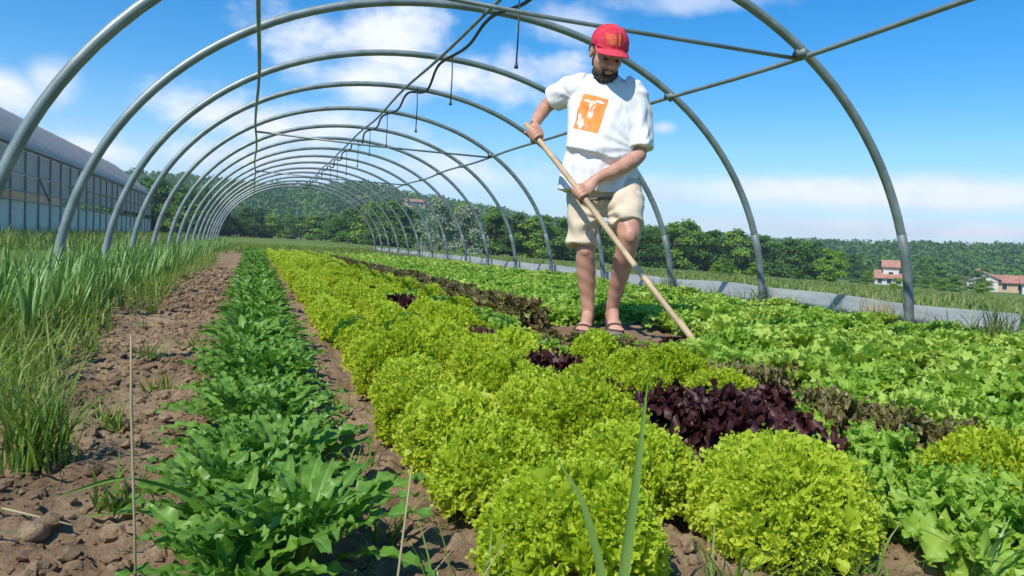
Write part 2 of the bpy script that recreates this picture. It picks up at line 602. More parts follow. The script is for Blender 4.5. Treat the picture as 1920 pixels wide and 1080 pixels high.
# low grey board along the tunnel's right foot
m_board, t, p, _ = mat_new('grey_film')
tc = t.add('ShaderNodeTexCoord').outputs['Object']
mp = t.add('ShaderNodeMapping')
mp.inputs['Scale'].default_value = (1, .6, 6)
t.put(mp.inputs[0], tc)
a = t.noise(mp.outputs[0], 2.0, 7, 0.7)
t.put(p.inputs['Base Color'], t.mix(t.smooth(a, 0.3, 0.7), (0.36, 0.39, 0.40), (0.50, 0.52, 0.52)))
p.inputs['Roughness'].default_value = 0.55
ys = np.arange(3.38, 29.9, .09)
zs = np.linspace(-.04, .205, 6)
YY, ZZ = np.meshgrid(ys, zs, indexing='ij')
wob = .010*np.sin(YY*2.1)+.004*np.sin(YY*5.3+ZZ*9)+.008*(fbm(YY*1.5, ZZ*7, 3, 8)-.5)
topw = ZZ*(1+.05*np.sin(YY*1.3)+.03*np.sin(YY*4.1))
V1 = np.stack([4.46+wob-.02*ZZ, YY, topw], -1).reshape(-1, 3)
V2 = V1+np.array([.012, 0, 0])
nb = len(V1)
gf = grid_faces(len(ys), len(zs))
rim = np.arange(len(ys)-1)*len(zs)+len(zs)-1
rimf = np.stack([rim, rim+len(zs), rim+len(zs)+nb, rim+nb], 1)
skirt = link('plastic_skirt', mesh_data('plastic_skirt', np.concatenate([V1, V2]), [np.concatenate([gf, gf[:, ::-1]+nb, rimf])], m_board, False))
tag(skirt, 'low grey plastic skirt standing along the right feet of the hoops', 'plastic skirt')

# ------------------------------------------------------------------ plants: leaf shapes
M_LOLLO = leafmat('frilly_lettuce_leaf', (0.46, 0.60, 0.035), (0.62, 0.73, 0.08), 0.45, 0.50, (0.72, 0.78, 0.03), 0.35)
M_LOLLO2 = leafmat('olive_lettuce_leaf', (0.39, 0.52, 0.025), (0.52, 0.62, 0.045), 0.48, 0.48, (0.6, 0.68, 0.02), 0.3)
M_GREEN = leafmat('green_lettuce_leaf', (0.22, 0.40, 0.035), (0.40, 0.56, 0.085), 0.5, 0.36, (0.4, 0.7, 0.04), 0.45)
M_PALE = leafmat('pale_lettuce_leaf', (0.32, 0.49, 0.055), (0.50, 0.62, 0.13), 0.5, 0.34, (0.5, 0.75, 0.06), 0.45)
M_BROWN = leafmat('red_brown_lettuce_leaf', (0.125, 0.062, 0.036), (0.19, 0.145, 0.05), 0.48, 0.25, (0.2, 0.16, 0.02), 0.5, 14, (0.22, 0.30, 0.05))
M_DARK = leafmat('dark_purple_lettuce_leaf', (0.028, 0.007, 0.007), (0.065, 0.014, 0.012), 0.5, 0.12, (0.16, 0.012, 0.01), 0.4, 16)
M_CHIC = leafmat('glossy_salad_leaf', (0.080, 0.205, 0.018), (0.21, 0.38, 0.055), 0.42, 0.30, (0.16, 0.42, 0.03), 0.4, 8)
M_LEEK = leafmat('leek_leaf', (0.13, 0.265, 0.055), (0.25, 0.39, 0.09), 0.40, 0.25, (0.2, 0.42, 0.05), 0.45)
M_GRASS = leafmat('grass_blade', (0.11, 0.22, 0.022), (0.22, 0.32, 0.05), 0.5, 0.3, (0.25, 0.42, 0.03), 0.35, 3, (0.26, 0.28, 0.07))
M_DRY = leafmat('dry_grass', (0.40, 0.33, 0.16), (0.52, 0.44, 0.25), 0.6, 0.2, None, 0.3)
M_WEED = leafmat('weed_leaf', (0.10, 0.19, 0.03), (0.22, 0.29, 0.07), 0.5, 0.25, (0.2, 0.35, 0.03), 0.35, 2, (0.21, 0.21, 0.08))


def petals(P, Nn, size, r_, q=2, flat=.55):
    """small curled lobes of a leaf margin: P where they sit, Nn the way they point"""
    n = len(P)
    Nn = Nn+r_.normal(0, flat, (n, 3))
    Nn /= np.linalg.norm(Nn, axis=1)[:, None]+1e-9
    A = np.cross(Nn, r_.normal(0, 1, (n, 3)))
    A /= np.linalg.norm(A, axis=1)[:, None]+1e-9
    B = np.cross(Nn, A)
    s = size*r_.uniform(.6, 1.35, n)
    hw, hl = (s*.62)[:, None], (s*.5)[:, None]
    bow = B*(s*r_.uniform(.1, .45, n))[:, None]
    if q == 1:
        V = np.stack([P-A*hw*.6-Nn*hl, P+A*hw*.6-Nn*hl, P+A*hw+Nn*hl+bow, P-A*hw+Nn*hl+bow], 1)
        return V.reshape(-1, 3), np.arange(n)[:, None]*4+np.array([[0, 1, 2, 3]])
    k = [-1, 0, 1]
    rows = []
    for j in range(3):
        t_ = j/2
        for u in k:
            wv = hw*(.45+.55*t_)*(1 if j < 2 else .85)
            rows.append(P+A*wv*u+Nn*hl*(2*t_-1)*(1.15 if u == 0 else 1)+bow*(t_**2*(1.3 if u == 0 else .6))-B*(s*.16)[:, None]*abs(u))
    V = np.stack(rows, 1).reshape(-1, 3)
    f = np.array([[0, 1, 4, 3], [1, 2, 5, 4], [3, 4, 7, 6], [4, 5, 8, 7]])
    return V, (np.arange(n)[:, None, None]*9+f[None]).reshape(-1, 4)


def ruffled_head(seed, nleaf, nu, nv, Rd=.122, zc=.058, hz=.112, fr=1.0, np_=0, psz=.011, pq=2):
    """head of a frilly lettuce: fan leaves whose margins wander over a dome"""
    r_ = np.random.default_rng(seed)
    mb = MB()
    s = np.linspace(-1, 1, nu)
    v = np.linspace(0.0, 1, nv)**.55
    for i in range(nleaf):
        q = (i+.5)/nleaf
        ph_ = i*2.39996+r_.normal(0, .25)
        th = math.asin(max(-1, 1-q*1.28))+r_.normal(0, .10)
        ct, st_ = math.cos(th), math.sin(th)
        n = np.array([math.cos(ph_)*ct, math.sin(ph_)*ct, st_])
        lump = 1+.07*math.sin(3*ph_+seed)+.07*math.sin(5*ph_+2*seed)*math.cos(4*th+seed)+r_.normal(0, .04)
        ep = np.array([-math.sin(ph_), math.cos(ph_), 0])
        et = np.cross(n, ep)*-1
        psi = r_.normal(0, .55) if th < 1.0 else r_.uniform(0, PI)
        tdir = math.cos(psi)*ep+math.sin(psi)*et
        b = np.cross(n, tdir)
        cen = np.array([n[0]*Rd*lump, n[1]*Rd*lump, zc+n[2]*hz*lump])
        wd = Rd*r_.uniform(.38, .62)
        p_ = r_.uniform(0, 6.3, 6)
        k = r_.uniform(.85, 1.2, 6)
        edge = (cen[None] + tdir*(wd*s)[:, None] - n*((wd*s)**2/(1.7*Rd))[:, None]
                + b*(.012*np.sin(6*k[0]*s+p_[0]) + .010*np.sin(15*k[1]*s+p_[1]) + fr*.0075*np.sin(40*k[2]*s+p_[2]))[:, None]
                + n*(.008*np.sin(10*k[3]*s+p_[3]) + .005*np.sin(21*k[4]*s+p_[4]) + fr*.0050*np.sin(40*k[2]*s+p_[2]+1.7))[:, None]
                + tdir*(fr*.004*np.sin(40*k[2]*s+p_[5]))[:, None])
        smooth_edge = cen[None] + tdir*(wd*s*.7)[:, None] - n*((wd*s)**2/(1.7*Rd))[:, None]
        root = np.array([0, 0, .02])+(cen-np.array([0, 0, .02]))*.45
        base = root[None]+tdir*(wd*s*.32)[:, None]
        vv = v[:, None, None]
        rough = vv**4
        P = base[None]*(1-vv) + (edge[None]*rough+smooth_edge[None]*(1-rough))*vv
        P = P + n*(.010*np.sin(vv*PI)) - b*(.012*vv**3)*r_.choice([-1, 1])
        P[..., 2] = np.maximum(P[..., 2], .002)
        mb.add(P.transpose(1, 0, 2).reshape(-1, 3), grid_faces(nu, nv))
        if np_:
            sel = r_.choice(nu, np_, replace=np_ > nu)
            C_ = edge[sel]+r_.normal(0, .0035, (np_, 3))
            C_[:, 2] = np.maximum(C_[:, 2], .008)
            mb.add(*petals(C_, np.tile(n+np.array([0, 0, .25]), (np_, 1)), psz, r_, pq))
    return mb


def blade(L, W, nu, nv, seed, lobes=5, tooth=.18, ruffle=.012, bend=1.2, fold=.35, tip=.35, stalk=.25, broad=.62, frill=None):
    """one leaf along +Y, its face to +Z, bending down by `bend` radians over its length"""
    r_ = np.random.default_rng(seed)
    u = np.linspace(-1, 1, nu)
    v = np.linspace(0, 1, nv)
    prof = np.where(v < broad, stalk+(1-stalk)*np.sin(np.clip(v/broad, 0, 1)*PI/2)**1.6, np.cos(np.clip((v-broad)/(1-broad), 0, 1)*PI/2)**tip)
    prof = np.maximum(prof, .04)
    jag = 1+tooth*np.sin(v*PI*2*lobes+r_.uniform(0, 6))+tooth*.35*np.sin(v*PI*4.6*lobes+r_.uniform(0, 6))
    jag2 = 1+tooth*np.sin(v*PI*2*lobes+r_.uniform(0, 6))+tooth*.35*np.sin(v*PI*4.6*lobes+r_.uniform(0, 6))
    half = np.where(u[:, None] < 0, (prof*jag)[None], (prof*jag2)[None])
    x = u[:, None]*half*W/2
    ang_ = -bend*v**1.4
    dy, dz = np.cos(ang_)*L/(nv-1), np.sin(ang_)*L/(nv-1)
    yc = np.concatenate([[0], np.cumsum(dy[:-1])])
    zc = np.concatenate([[0], np.cumsum(dz[:-1])])
    off = np.abs(u)[:, None]*half*W/2*fold + ruffle*(np.abs(u)[:, None]**1.5)*(np.sin(v*lobes*7+r_.uniform(0, 6))[None]*np.sign(u)[:, None]+.6*np.sin(v*lobes*15+r_.uniform(0, 6))[None])*np.clip(v*2, 0, 1)[None]
    y = yc[None]-np.sin(ang_)[None]*off
    z = zc[None]+np.cos(ang_)[None]*off
    tw = r_.normal(0, .02)*v
    P = np.stack([x+tw[None]+0*y, y, z], -1)
    F = grid_faces(nu, nv)
    if frill:
        n_, size, q = frill
        iu = r_.choice([0, nu-1], n_)
        iv = r_.integers(int(nv*.35), nv, n_)
        C_ = P[iu, iv]
        out_ = C_-P[nu//2, np.maximum(iv-2, 0)]
        out_ /= np.linalg.norm(out_, axis=1)[:, None]+1e-9
        out_[:, 2] += .35
        pv, pf = petals(C_+r_.normal(0, size*.2, (n_, 3)), out_, size, r_, q, .5)
        F = np.concatenate([F, pf+nu*nv])
        return np.concatenate([P.reshape(-1, 3), pv]), F
    return P.reshape(-1, 3), F


def leaf_pose(az_, tilt, s, base_r=.008, roll=0.0, z=0.0):
    """matrix (numpy 4x4) that stands a leaf up: az_ = way it points, tilt = angle above the ground"""
    M = rotz(az_) @ rotx(tilt) @ np.array([[math.cos(roll), 0, math.sin(roll)], [0, 1, 0], [-math.sin(roll), 0, math.cos(roll)]])*s
    out = np.eye(4)
    out[:3, :3] = M
    out[:3, 3] = rotz(az_) @ np.array([0, base_r, 0]) + np.array([0, 0, z])
    return out


def rosette_poses(n, r_, tmin=.25, tmax=1.35, smin=.7, smax=1.05, jit=.12):
    L_ = []
    for i in range(n):
        q = (i+.5)/n                       # 0 = innermost
        tilt = tmax+(tmin-tmax)*q**.8+r_.normal(0, jit)
        L_.append(leaf_pose(i*2.39996+r_.normal(0, .2), tilt, (smin+(smax-smin)*min(1, q*1.4))*r_.uniform(.9, 1.1), .006+.012*q, r_.normal(0, .25), .012+.02*(1-q)))
    return L_


def rosette(leaves, poses, r_):
    mb = MB()
    for M in poses:
        P, F = leaves[r_.integers(len(leaves))]
        q = P @ M[:3, :3].T + M[:3, 3]
        q[:, 2] = np.maximum(q[:, 2], .003)
        mb.add(q, F)
    return mb


LEAFKIND = {  # leaf shapes: near (parts) and far
    'green': dict(L=.138, W=.056, lobes=3, tooth=.15, ruffle=.014, bend=1.35, fold=.25, tip=.45, stalk=.25, broad=.66),
    'pale': dict(L=.175, W=.058, lobes=4, tooth=.06, ruffle=.012, bend=.95, fold=.35, tip=.5, stalk=.35, broad=.62),
    'brown': dict(L=.150, W=.050, lobes=5, tooth=.16, ruffle=.014, bend=1.2, fold=.2, tip=.5, stalk=.25, broad=.66),
    'dark': dict(L=.155, W=.066, lobes=3, tooth=.06, ruffle=.016, bend=1.15, fold=.3, tip=.33, stalk=.35, broad=.66),
    'chic': dict(L=.185, W=.031, lobes=5, tooth=.17, ruffle=.0050, bend=1.05, fold=.36, tip=.75, stalk=.16, broad=.60),
}
FRILL_NEAR = {'green': (64, .0085, 2), 'pale': (12, .012, 2), 'brown': (36, .0115, 2), 'dark': (20, .013, 2), 'chic': None}
FRILL_MID = {'green': (18, .016, 1), 'pale': (6, .017, 1), 'brown': (16, .015, 1), 'dark': (10, .016, 1), 'chic': None}
KMAT = {'green': M_GREEN, 'pale': M_PALE, 'brown': M_BROWN, 'dark': M_DARK, 'chic': M_CHIC}
LEAF_NEAR = {k: [mesh_data('leaf', *blade(nu=9, nv=27, seed=50+i, frill=FRILL_NEAR[k], **d), KMAT[k]) for i in range(6)] for k, d in LEAFKIND.items()}
for k in LEAF_NEAR:
    for me in LEAF_NEAR[k]:
        rib = np.zeros(len(me.vertices), np.float32)
        rib[4*27:5*27] = np.linspace(1, .25, 27)
        me.attributes.new('rib', 'FLOAT', 'POINT').data.foreach_set('value', rib)
ROS = {'green': (44, .12, 1.45), 'pale': (36, .45, 1.45), 'brown': (38, .15, 1.40), 'dark': (40, .35, 1.5), 'chic': (36, .74, 1.5)}


def head_variants(k, nu, nv, n, count):
    ls = [blade(nu=nu, nv=nv, seed=90+i, frill=FRILL_MID[k], **LEAFKIND[k]) for i in range(6)]
    out = []
    for c in range(count):
        r_ = np.random.default_rng(300+c)
        nn, t0, t1 = ROS[k]
        out.append(rosette(ls, rosette_poses(n or nn, r_, t0, t1), r_))
    return out


HEADS = {k: [m.build('head', KMAT[k]) for m in head_variants(k, 5, 8, None, 4)] for k in LEAFKIND}
FARH = {k: [m for m in head_variants(k, 3, 5, 15, 3)] for k in LEAFKIND}
LOL = [ruffled_head(s, 92, 70, 6, np_=115, psz=.0052).build('head', M_LOLLO) for s in (1, 2)]
_b = [ruffled_head(s, 80, 44, 5, np_=66, psz=.0062) for s in (3, 4, 5, 6)]
LOL_B = [m_.build('head', M_LOLLO) for m_ in _b]
LOL_C = [m_.build('head', M_LOLLO2) for m_ in _b]
_b = [ruffled_head(s, 60, 20, 4, fr=1.2, np_=34, psz=.0095, pq=1) for s in (7, 8, 9)]
LOL_M = [m_.build('head', M_LOLLO) for m_ in _b]
LOL_MO = [m_.build('head', M_LOLLO2) for m_ in _b]
LOL_F = [ruffled_head(s, 34, 9, 3, np_=8, psz=.019, pq=1) for s in (10, 11)]

NAMES = {'lollo': 'frilly_lettuce', 'green': 'green_lettuce', 'pale': 'pale_lettuce', 'brown': 'red_brown_lettuce', 'dark': 'purple_lettuce', 'chic': 'leafy_salad_plant'}


def ground_at(x, y):
    return float(soil_h(np.array(x), np.array(y)))-.004


def plant_parts(k, x, y, s, label, cat, group=None, n=None):
    """a near plant: each leaf an object of its own"""
    r_ = np.random.default_rng(int(abs(x*977+y*3571))+7)
    e = bpy.data.objects.new(NAMES[k], None)
    COL.objects.link(e)
    e.location = (x, y, ground_at(x, y))
    e.rotation_euler = (0, 0, r_.uniform(0, 6.3))
    e.scale = (s, s, s)
    tag(e, label, cat, group)
    nn, t0, t1 = ROS[k]
    for M in rosette_poses(n or nn, r_, t0, t1):
        link('leaf', LEAF_NEAR[k][r_.integers(6)], e, mw=Matrix(M.tolist()))
    return e


def furrow(x, y, s):
    """plants are smaller in the trodden gap in front of the man"""
    d = math.hypot(x, y)
    lat = abs((x*3.8-y*1.9)/math.hypot(1.9, 3.8))
    if lat < .42 and 2.2 < d < 4.3:
        s = min(s, max(.30, (.46-.425*d/4.28)/.225))
    return s


def plant(k, x, y, s, label, cat, group=None, dist=None, olive=False):
    d = math.hypot(x, y)
    s = furrow(x, y, s)
    if k == 'lollo':
        me = random.choice((LOL_C if olive else LOL_B) if d < 2.6 else (LOL_MO if olive else LOL_M))
    else:
        me = random.choice(HEADS[k])
    o = link(NAMES[k], me, None, (x, y, ground_at(x, y)), (random.uniform(-.06, .06), random.uniform(-.06, .06), random.uniform(0, 6.3)), (s*random.uniform(.95, 1.05), s*random.uniform(.95, 1.05), s*random.uniform(.95, 1.2)))
    tag(o, label, cat, group)
    return o


FAR = {}


def far_plant(k, x, y, s):
    mb = FAR.setdefault(k, MB())
    src = random.choice(LOL_F if k == 'lollo' else FARH[k])
    V = np.concatenate(src.V)*s @ rotz(random.uniform(0, 6.3)).T + np.array([x, y, ground_at(x, y)])
    F = np.concatenate(src.Q)
    mb.add(V, F)


jit = lambda a: random.uniform(-a, a)
KEEP = [(1.81, 3.90, .13), (1.97, 3.72, .14), (1.95, 3.5, .1)]     # where the man's feet stand


def clear(x, y, e=.0):
    return all(math.hypot(x-a_, y-b_) > r_+e for a_, b_, r_ in KEEP)


# --- nearest heads, each with its own words
o = link('frilly_lettuce', LOL[0], None, (.425, .925, ground_at(.425, .925)-.01), (0, 0, .7), (.95, .95, .93))
tag(o, 'large bright frilly lettuce at the front behind the tall grass blade', 'lettuce')
o = link('frilly_lettuce', LOL[1], None, (.790, .955, ground_at(.79, .955)), (0, 0, 2.1), (1.04, 1.04, 1.03))
tag(o, 'largest bright frilly lettuce at the front beside bare soil patch', 'lettuce')
plant_parts('green', 1.105, .885, 1.08, 'light green lobed lettuce at the front right corner beside bare soil', 'lettuce', n=46)
plant_parts('green', 1.045, 1.085, .85, 'dark shaded green lettuce between the largest frilly head and purple patch', 'lettuce')
plant_parts('green', 1.235, 1.22, .98, 'curly bright green lettuce right of the purple patch end', 'lettuce')
o = plant('lollo', 1.31, 1.01, .95, 'olive frilly lettuce at right edge behind the light green lobed head', 'lettuce', olive=True)

G1 = 'frilly lettuces in the row beside the leafy salad'
G2 = 'frilly lettuces in the second row from the leafy salad'
G3 = 'frilly lettuces in the row that holds the purple heads'
G4 = 'green lettuces in the row beside the red brown row'
rows = [(.40, 1.20, G1, 'frilly yellow green lettuce in the row beside the leafy salad'),
        (.66, 1.16, G2, 'frilly yellow green lettuce in the second row from the leafy salad'),
        (.93, 1.66, G3, 'frilly yellow green lettuce in the row with purple heads'),
        (1.20, 1.50, G4, 'frilly green lettuce in the row next to the red brown row')]
NEARLAB = {(0, 0): 'frilly lettuce right behind the large front head beside bare soil', (0, 1): 'frilly lettuce second behind the large front head beside leafy salad',
           (1, 0): 'olive frilly lettuce wedged between and behind the two front heads', (1, 1): 'olive frilly lettuce below the left tip of the purple patch'}
PURP = [2.19, 2.81, 3.02, 4.41, 4.6, 5.74]
for ri, (X, y0, g, lab) in enumerate(rows):
    y, i = y0, 0
    RW = ('beside the leafy salad', 'second from the leafy salad', 'with purple heads', 'beside the red brown row')[ri]
    while y < 19.2:
        x = X+jit(.025)
        s = random.uniform(.78, .93)*(.90 if y > 2.2 else 1)
        purple = ri == 2 and any(abs(y-q) < .125 for q in PURP)
        if y < 11.5:
            if purple:
                pass
            elif ri == 3 and random.random() < .55:
                plant('green', x, y, s*1.02, f'smooth green lettuce, {nth(i+1)} from near end of the row {RW}', 'lettuce', 'smooth green lettuces beside the red brown row')
            elif ri == 2 and random.random() < .25:
                plant('green', x, y, s, f'smooth green lettuce, {nth(i+1)} from near end of the row {RW}', 'lettuce', 'smooth green lettuces among frilly heads')
            else:
                l2 = NEARLAB.get((ri, i))
                plant('lollo', x, y, s, l2 or f'frilly lettuce, {nth(i+1)} from near end of the row {RW}', 'lettuce', None if l2 else g, olive=random.random() < (.55 if y < 2.2 else .3))
        else:
            far_plant('lollo', x, y, s)
        y += .255+jit(.02)
        i += 1
    if ri == 1:
        pass
# filling heads between rows near the front
plant('lollo', .66, 1.40, .95, 'olive frilly lettuce in front of the purple patch', 'lettuce', olive=True)

# purple patch: near heads with their leaves as parts
PP = [(.925, 1.62, 'dark purple lettuce at the far left tip of the purple patch'), (.95, 1.50, 'dark purple lettuce second from the left tip of the purple patch'),
      (.98, 1.38, 'dark purple lettuce third from the left tip of the purple patch'), (1.005, 1.265, 'dark purple lettuce at the right end of the purple patch'),
      (1.07, 1.47, 'dark purple lettuce at the back of the patch under green heads')]
for x, y, lab in PP:
    plant_parts('dark', x, y, 1.12, lab, 'lettuce', n=30)
for q, n_, lab in ((2.19, 1, 'small purple lettuce nearest to the large purple patch'), (2.81, 1, 'purple lettuce in the middle of the frilly rows, left of bare leg'), (3.02, 1, 'purple lettuce just beyond the middle purple head'),
                   (4.41, 1, 'far purple lettuce pair, the nearer one'), (4.6, 1, 'far purple lettuce pair, the farther one'), (5.74, 1, 'farthest purple lettuce among the frilly rows')):
    plant('dark', .90, q, .88, lab, 'lettuce')
plant('dark', 2.02, 3.36, .9, 'dark purple lettuce beside the sandal in the red brown bed', 'lettuce')

# red brown row
gb = 'red brown lettuces in the row before the man'
nb_r = 0
y = 1.24
while y < 16:
    x = 1.44+jit(.04)+max(0, (y-3)*.03 if y < 8 else .15)
    if clear(x, y):
        nb_r += 1
        bl_ = f'red brown lettuce, {nth(nb_r)} from the near end of the row before the man'
        if y < 1.95:
            plant_parts('brown', x, y, random.uniform(1.0, 1.15), bl_, 'lettuce', gb)
        elif y < 11:
            plant('brown', x, y, random.uniform(1.05, 1.2), bl_, 'lettuce', gb)
        else:
            far_plant('brown', x, y, 1)
    y += .215+jit(.02)
for i, (x, y) in enumerate(((1.68, 2.05), (1.80, 2.75), (1.84, 3.05), (1.75, 3.3))):
    plant('brown', x, y, 1.0, f'stray red brown lettuce near the hoe blade, {nth(i+1)} counted from the near side', 'lettuce', 'red brown lettuces near the hoe blade')

# green rows to the right foot of the tunnel
gr = {'green': 'green lettuces in the right hand beds', 'pale': 'pale upright lettuces in the right hand beds'}
lst = []
for ri, X in enumerate((1.74, 2.02, 2.30, 2.58, 2.86, 3.14, 3.42, 3.70, 3.98, 4.22)):
    y, i = max(1.25, X*.62), 0
    while y < 19:
        x = X+jit(.05)
        if clear(x, y, .06):
            pale = random.random() < (.15 if X < 2.4 else .45)
            i += 1
            lst.append((math.hypot(x, y), 'pale' if pale else 'green', x, y, f'lettuce, {nth(i)} from near end, {nth(10-ri)} row from grey skirt'))
        y += .265+jit(.03)
lst.sort()
for i, (d, k, x, y, wl) in enumerate(lst):
    s = (random.uniform(.82, 1.08) if k == 'green' else random.uniform(.78, 1.02))*(.82 if x > 3 else 1)
    if i < 380:
        if d < 2.35:
            plant_parts(k, x, y, s, ('green lobed ' if k == 'green' else 'pale upright ')+wl, 'lettuce', gr[k], n=34)
        else:
            plant(k, x, y, s, ('green lobed ' if k == 'green' else 'pale upright ')+wl, 'lettuce', gr[k])
    else:
        far_plant(k, x, y, s)
for k, mb in FAR.items():
    o = link('distant_'+{'lollo': 'frilly', 'brown': 'red_brown', 'green': 'green', 'pale': 'pale'}[k]+'_lettuces', mb.build('distant_lettuces', {'lollo': M_LOLLO}.get(k) or KMAT[k]))
    tag(o, 'far end of the '+{'lollo': 'frilly yellow green', 'brown': 'red brown', 'green': 'green', 'pale': 'pale green'}[k]+' lettuce rows', kind='stuff')

# --- leafy salad row
y, i = .99, 0
sal = 'leafy salad plants along the bare strip'
WL = ['glossy dark green salad plant at the front left, largest leaves', 'glossy salad plant second from the front beside bare soil', 'glossy salad plant third from the front with arching leaf']
while y < 20:
    for side in (-1, 1):
        x = .03+side*.042+jit(.02)
        yy = y+side*.05+jit(.03)
        if y < 2.7:
            lab = WL[i] if i < len(WL) else f'glossy salad plant, {nth(i//2+1)} from the front, {"soil" if side < 0 else "lettuce"} side of its row'
            plant_parts('chic', x, yy, random.uniform(.74, .98), lab, 'salad plant', None if i < len(WL) else sal, n=36)
        elif y < 14:
            plant('chic', x, yy, random.uniform(.72, .95), f'glossy salad plant, {nth(i//2+1)} from the front, {"soil" if side < 0 else "lettuce"} side of its row', 'salad plant', sal)
        else:
            far_plant('chic', x, yy, 1)
        i += 1
    y += .165+jit(.02)
o = link('distant_leafy_salad', FAR['chic'].build('distant_leafy_salad', M_CHIC))
tag(o, 'far end of the leafy salad row', kind='stuff')

# --- leeks on the left
def leek(seed, n=6, seg=7, hgt=.31):
    r_ = np.random.default_rng(seed)
    mb = MB()
    mb.tube([(0, 0, 0), (0, 0, .06), (.002, 0, .10)], [.011, .010, .008], 6)
    v = np.linspace(0, 1, seg)
    for i in range(n):
        az_ = (0 if i % 2 else PI)+r_.normal(0, .7)
        L_ = hgt*r_.uniform(.7, 1.1)
        lean = r_.uniform(.05, .38)
        x = L_*(lean*v+.10*v**3*r_.uniform(0, 1.6))
        z = .06+L_*(v*(1-.10*lean)-.14*r_.uniform(0, 1.5)*v**4)
        wd = r_.uniform(.005, .0095)*np.array([.75 if q < .1 else 1-.95*q**2.2 for q in v])
        P = []
        for u in (-1, 0, 1):
            P.append(np.stack([x-abs(u)*wd*-.45, u*wd, z], 1))
        P = np.stack(P).reshape(-1, 3) @ rotz(az_).T
        mb.add(P, grid_faces(3, seg))
    return mb


LEEKS = [leek(s).build('leek', M_LEEK) for s in range(6)]
lf = MB()
n_leek = 0
y = 2.62
kl = 0
while y < 29:
    kl += 1
    for ri, X in enumerate((-.74, -.86, -.98, -1.10, -1.20)):
        x, yy = X+jit(.03), y+jit(.05)
        if yy < 3.0 and X > -.8:
            continue
        if y < 9.2:
            o = link('leek', random.choice(LEEKS), None, (x, yy, .0), (jit(.1), jit(.1), random.uniform(0, 6.3)), random.uniform(.8, 1.1))
            near = yy < 3.1
            tag(o, f'upright green leek, {nth(kl)} from the near end of the {nth(ri+1)} row from bare soil', 'leek', 'leeks in the bed left of the soil')
            n_leek += 1
        else:
            b_ = leek(random.randint(0, 5), 5, 3)
            lf.add(np.concatenate(b_.V)*random.uniform(.8, 1.05) @ rotz(random.uniform(0, 6.3)).T+np.array([x, yy, 0]), np.concatenate(b_.Q))
    y += .145 if y < 9.2 else .24
o = link('distant_leeks', lf.build('distant_leeks', M_LEEK))
tag(o, 'far end of the leek bed', kind='stuff')
print('leeks', n_leek)


# --- grass
def grass_mesh(X, Y, Z, H, W, seed, seg=4, lean=.5, droop=.5):
    r_ = np.random.default_rng(seed)
    n = len(X)
    v = np.linspace(0, 1, seg)
    az_ = r_.uniform(0, 2*PI, n)
    ln = np.abs(r_.normal(0, lean, n))
    dr = r_.uniform(0, droop, n)
    hor = H[:, None]*(ln[:, None]*v+dr[:, None]*v**3)
    ver = H[:, None]*(v-dr[:, None]*.6*v**3)*np.cos(np.minimum(ln, 1.2))[:, None]
    wv = W[:, None]*(1-v**1.7)[None]/2
    px2 = -np.sin(az_+r_.normal(0, .6, n))[:, None]
    py2 = np.cos(az_+r_.normal(0, .6, n))[:, None]
    cx, cy = X[:, None]+np.cos(az_)[:, None]*hor, Y[:, None]+np.sin(az_)[:, None]*hor
    cz = Z[:, None]+ver
    A = np.stack([cx-px2*wv, cy-py2*wv, cz], -1)
    B = np.stack([cx+px2*wv, cy+py2*wv, cz], -1)
    V = np.stack([A, B], 2).reshape(-1, 3)          # n, seg, 2
    base = np.arange(n)[:, None]*seg*2
    k = np.arange(seg-1)[None]*2
    a_ = (base+k).ravel()
    return V, np.stack([a_, a_+1, a_+3, a_+2], 1)


def grass_patch(name, label, n, xr, yr, hr, wr, mat, seed, seg=3, yp=1.0, mask=None, lean=.4, dropz=0.0):
    r_ = np.random.default_rng(seed)
    X = r_.uniform(*xr, n)
    Y = yr[0]+(yr[1]-yr[0])*r_.random(n)**yp
    if mask is not None:
        k = mask(X, Y, r_)
        X, Y = X[k], Y[k]
    H = r_.uniform(*hr, len(X))
    W = r_.uniform(*wr, len(X))
    V, F = grass_mesh(X, Y, gz(X, Y)-.03+dropz, H, W, seed+1, seg, lean)
    o = link(name, mesh_data(name, V, F, mat))
    tag(o, label, kind='stuff')
    return o


grass_patch('bed_grass', 'short green grass and weeds among the leeks', 18000, (-1.34, -.50), (2.0, 14), (.05, .26), (.004, .009), M_GRASS, 61, 3, 1.7,
            lambda X, Y, r_: (r_.random(len(X)) < np.clip((-.46-X)*3.2, .03, 1)) & (fbm(X*4, Y*3, 3, 4) > .38), dropz=.03)
grass_patch('verge_grass', 'rough grass verge left of the leek bed', 11000, (-7.6, -1.32), (2.5, 40), (.05, .17), (.005, .012), M_GRASS, 63, 3, 1.8)
grass_patch('end_grass', 'green growth at the far end of the beds', 9000, (-1.2, 4.4), (19.0, 34), (.08, .24), (.012, .03), M_GRASS, 65, 3)
grass_patch('field_grass', 'rough weedy field right of the grey skirt', 42000, (4.6, 34), (3.4, 46), (.05, .20), (.010, .026), M_WEED, 67, 3, 1.5, lean=.7)
grass_patch('foot_grass', 'weeds growing along the right hoop feet', 1500, (4.25, 4.8), (3.2, 26), (.08, .30), (.006, .016), M_WEED, 69, 3, 1.5)


def clump(name, label, cat, x, y, n, hr, wr, mat, seed, rad=.04, seg=6, lean=.35, droop=.5, group=None):
    r_ = np.random.default_rng(seed)
    X, Y = r_.normal(0, rad, n), r_.normal(0, rad, n)
    V, F = grass_mesh(X, Y, np.zeros(n), r_.uniform(*hr, n), r_.uniform(*wr, n), seed, seg, lean, droop)
    o = link(name, mesh_data(name, V, F, mat), None, (x, y, ground_at(x, y) if x < 4.5 else -.03))
    tag(o, label, cat, group)
    return o


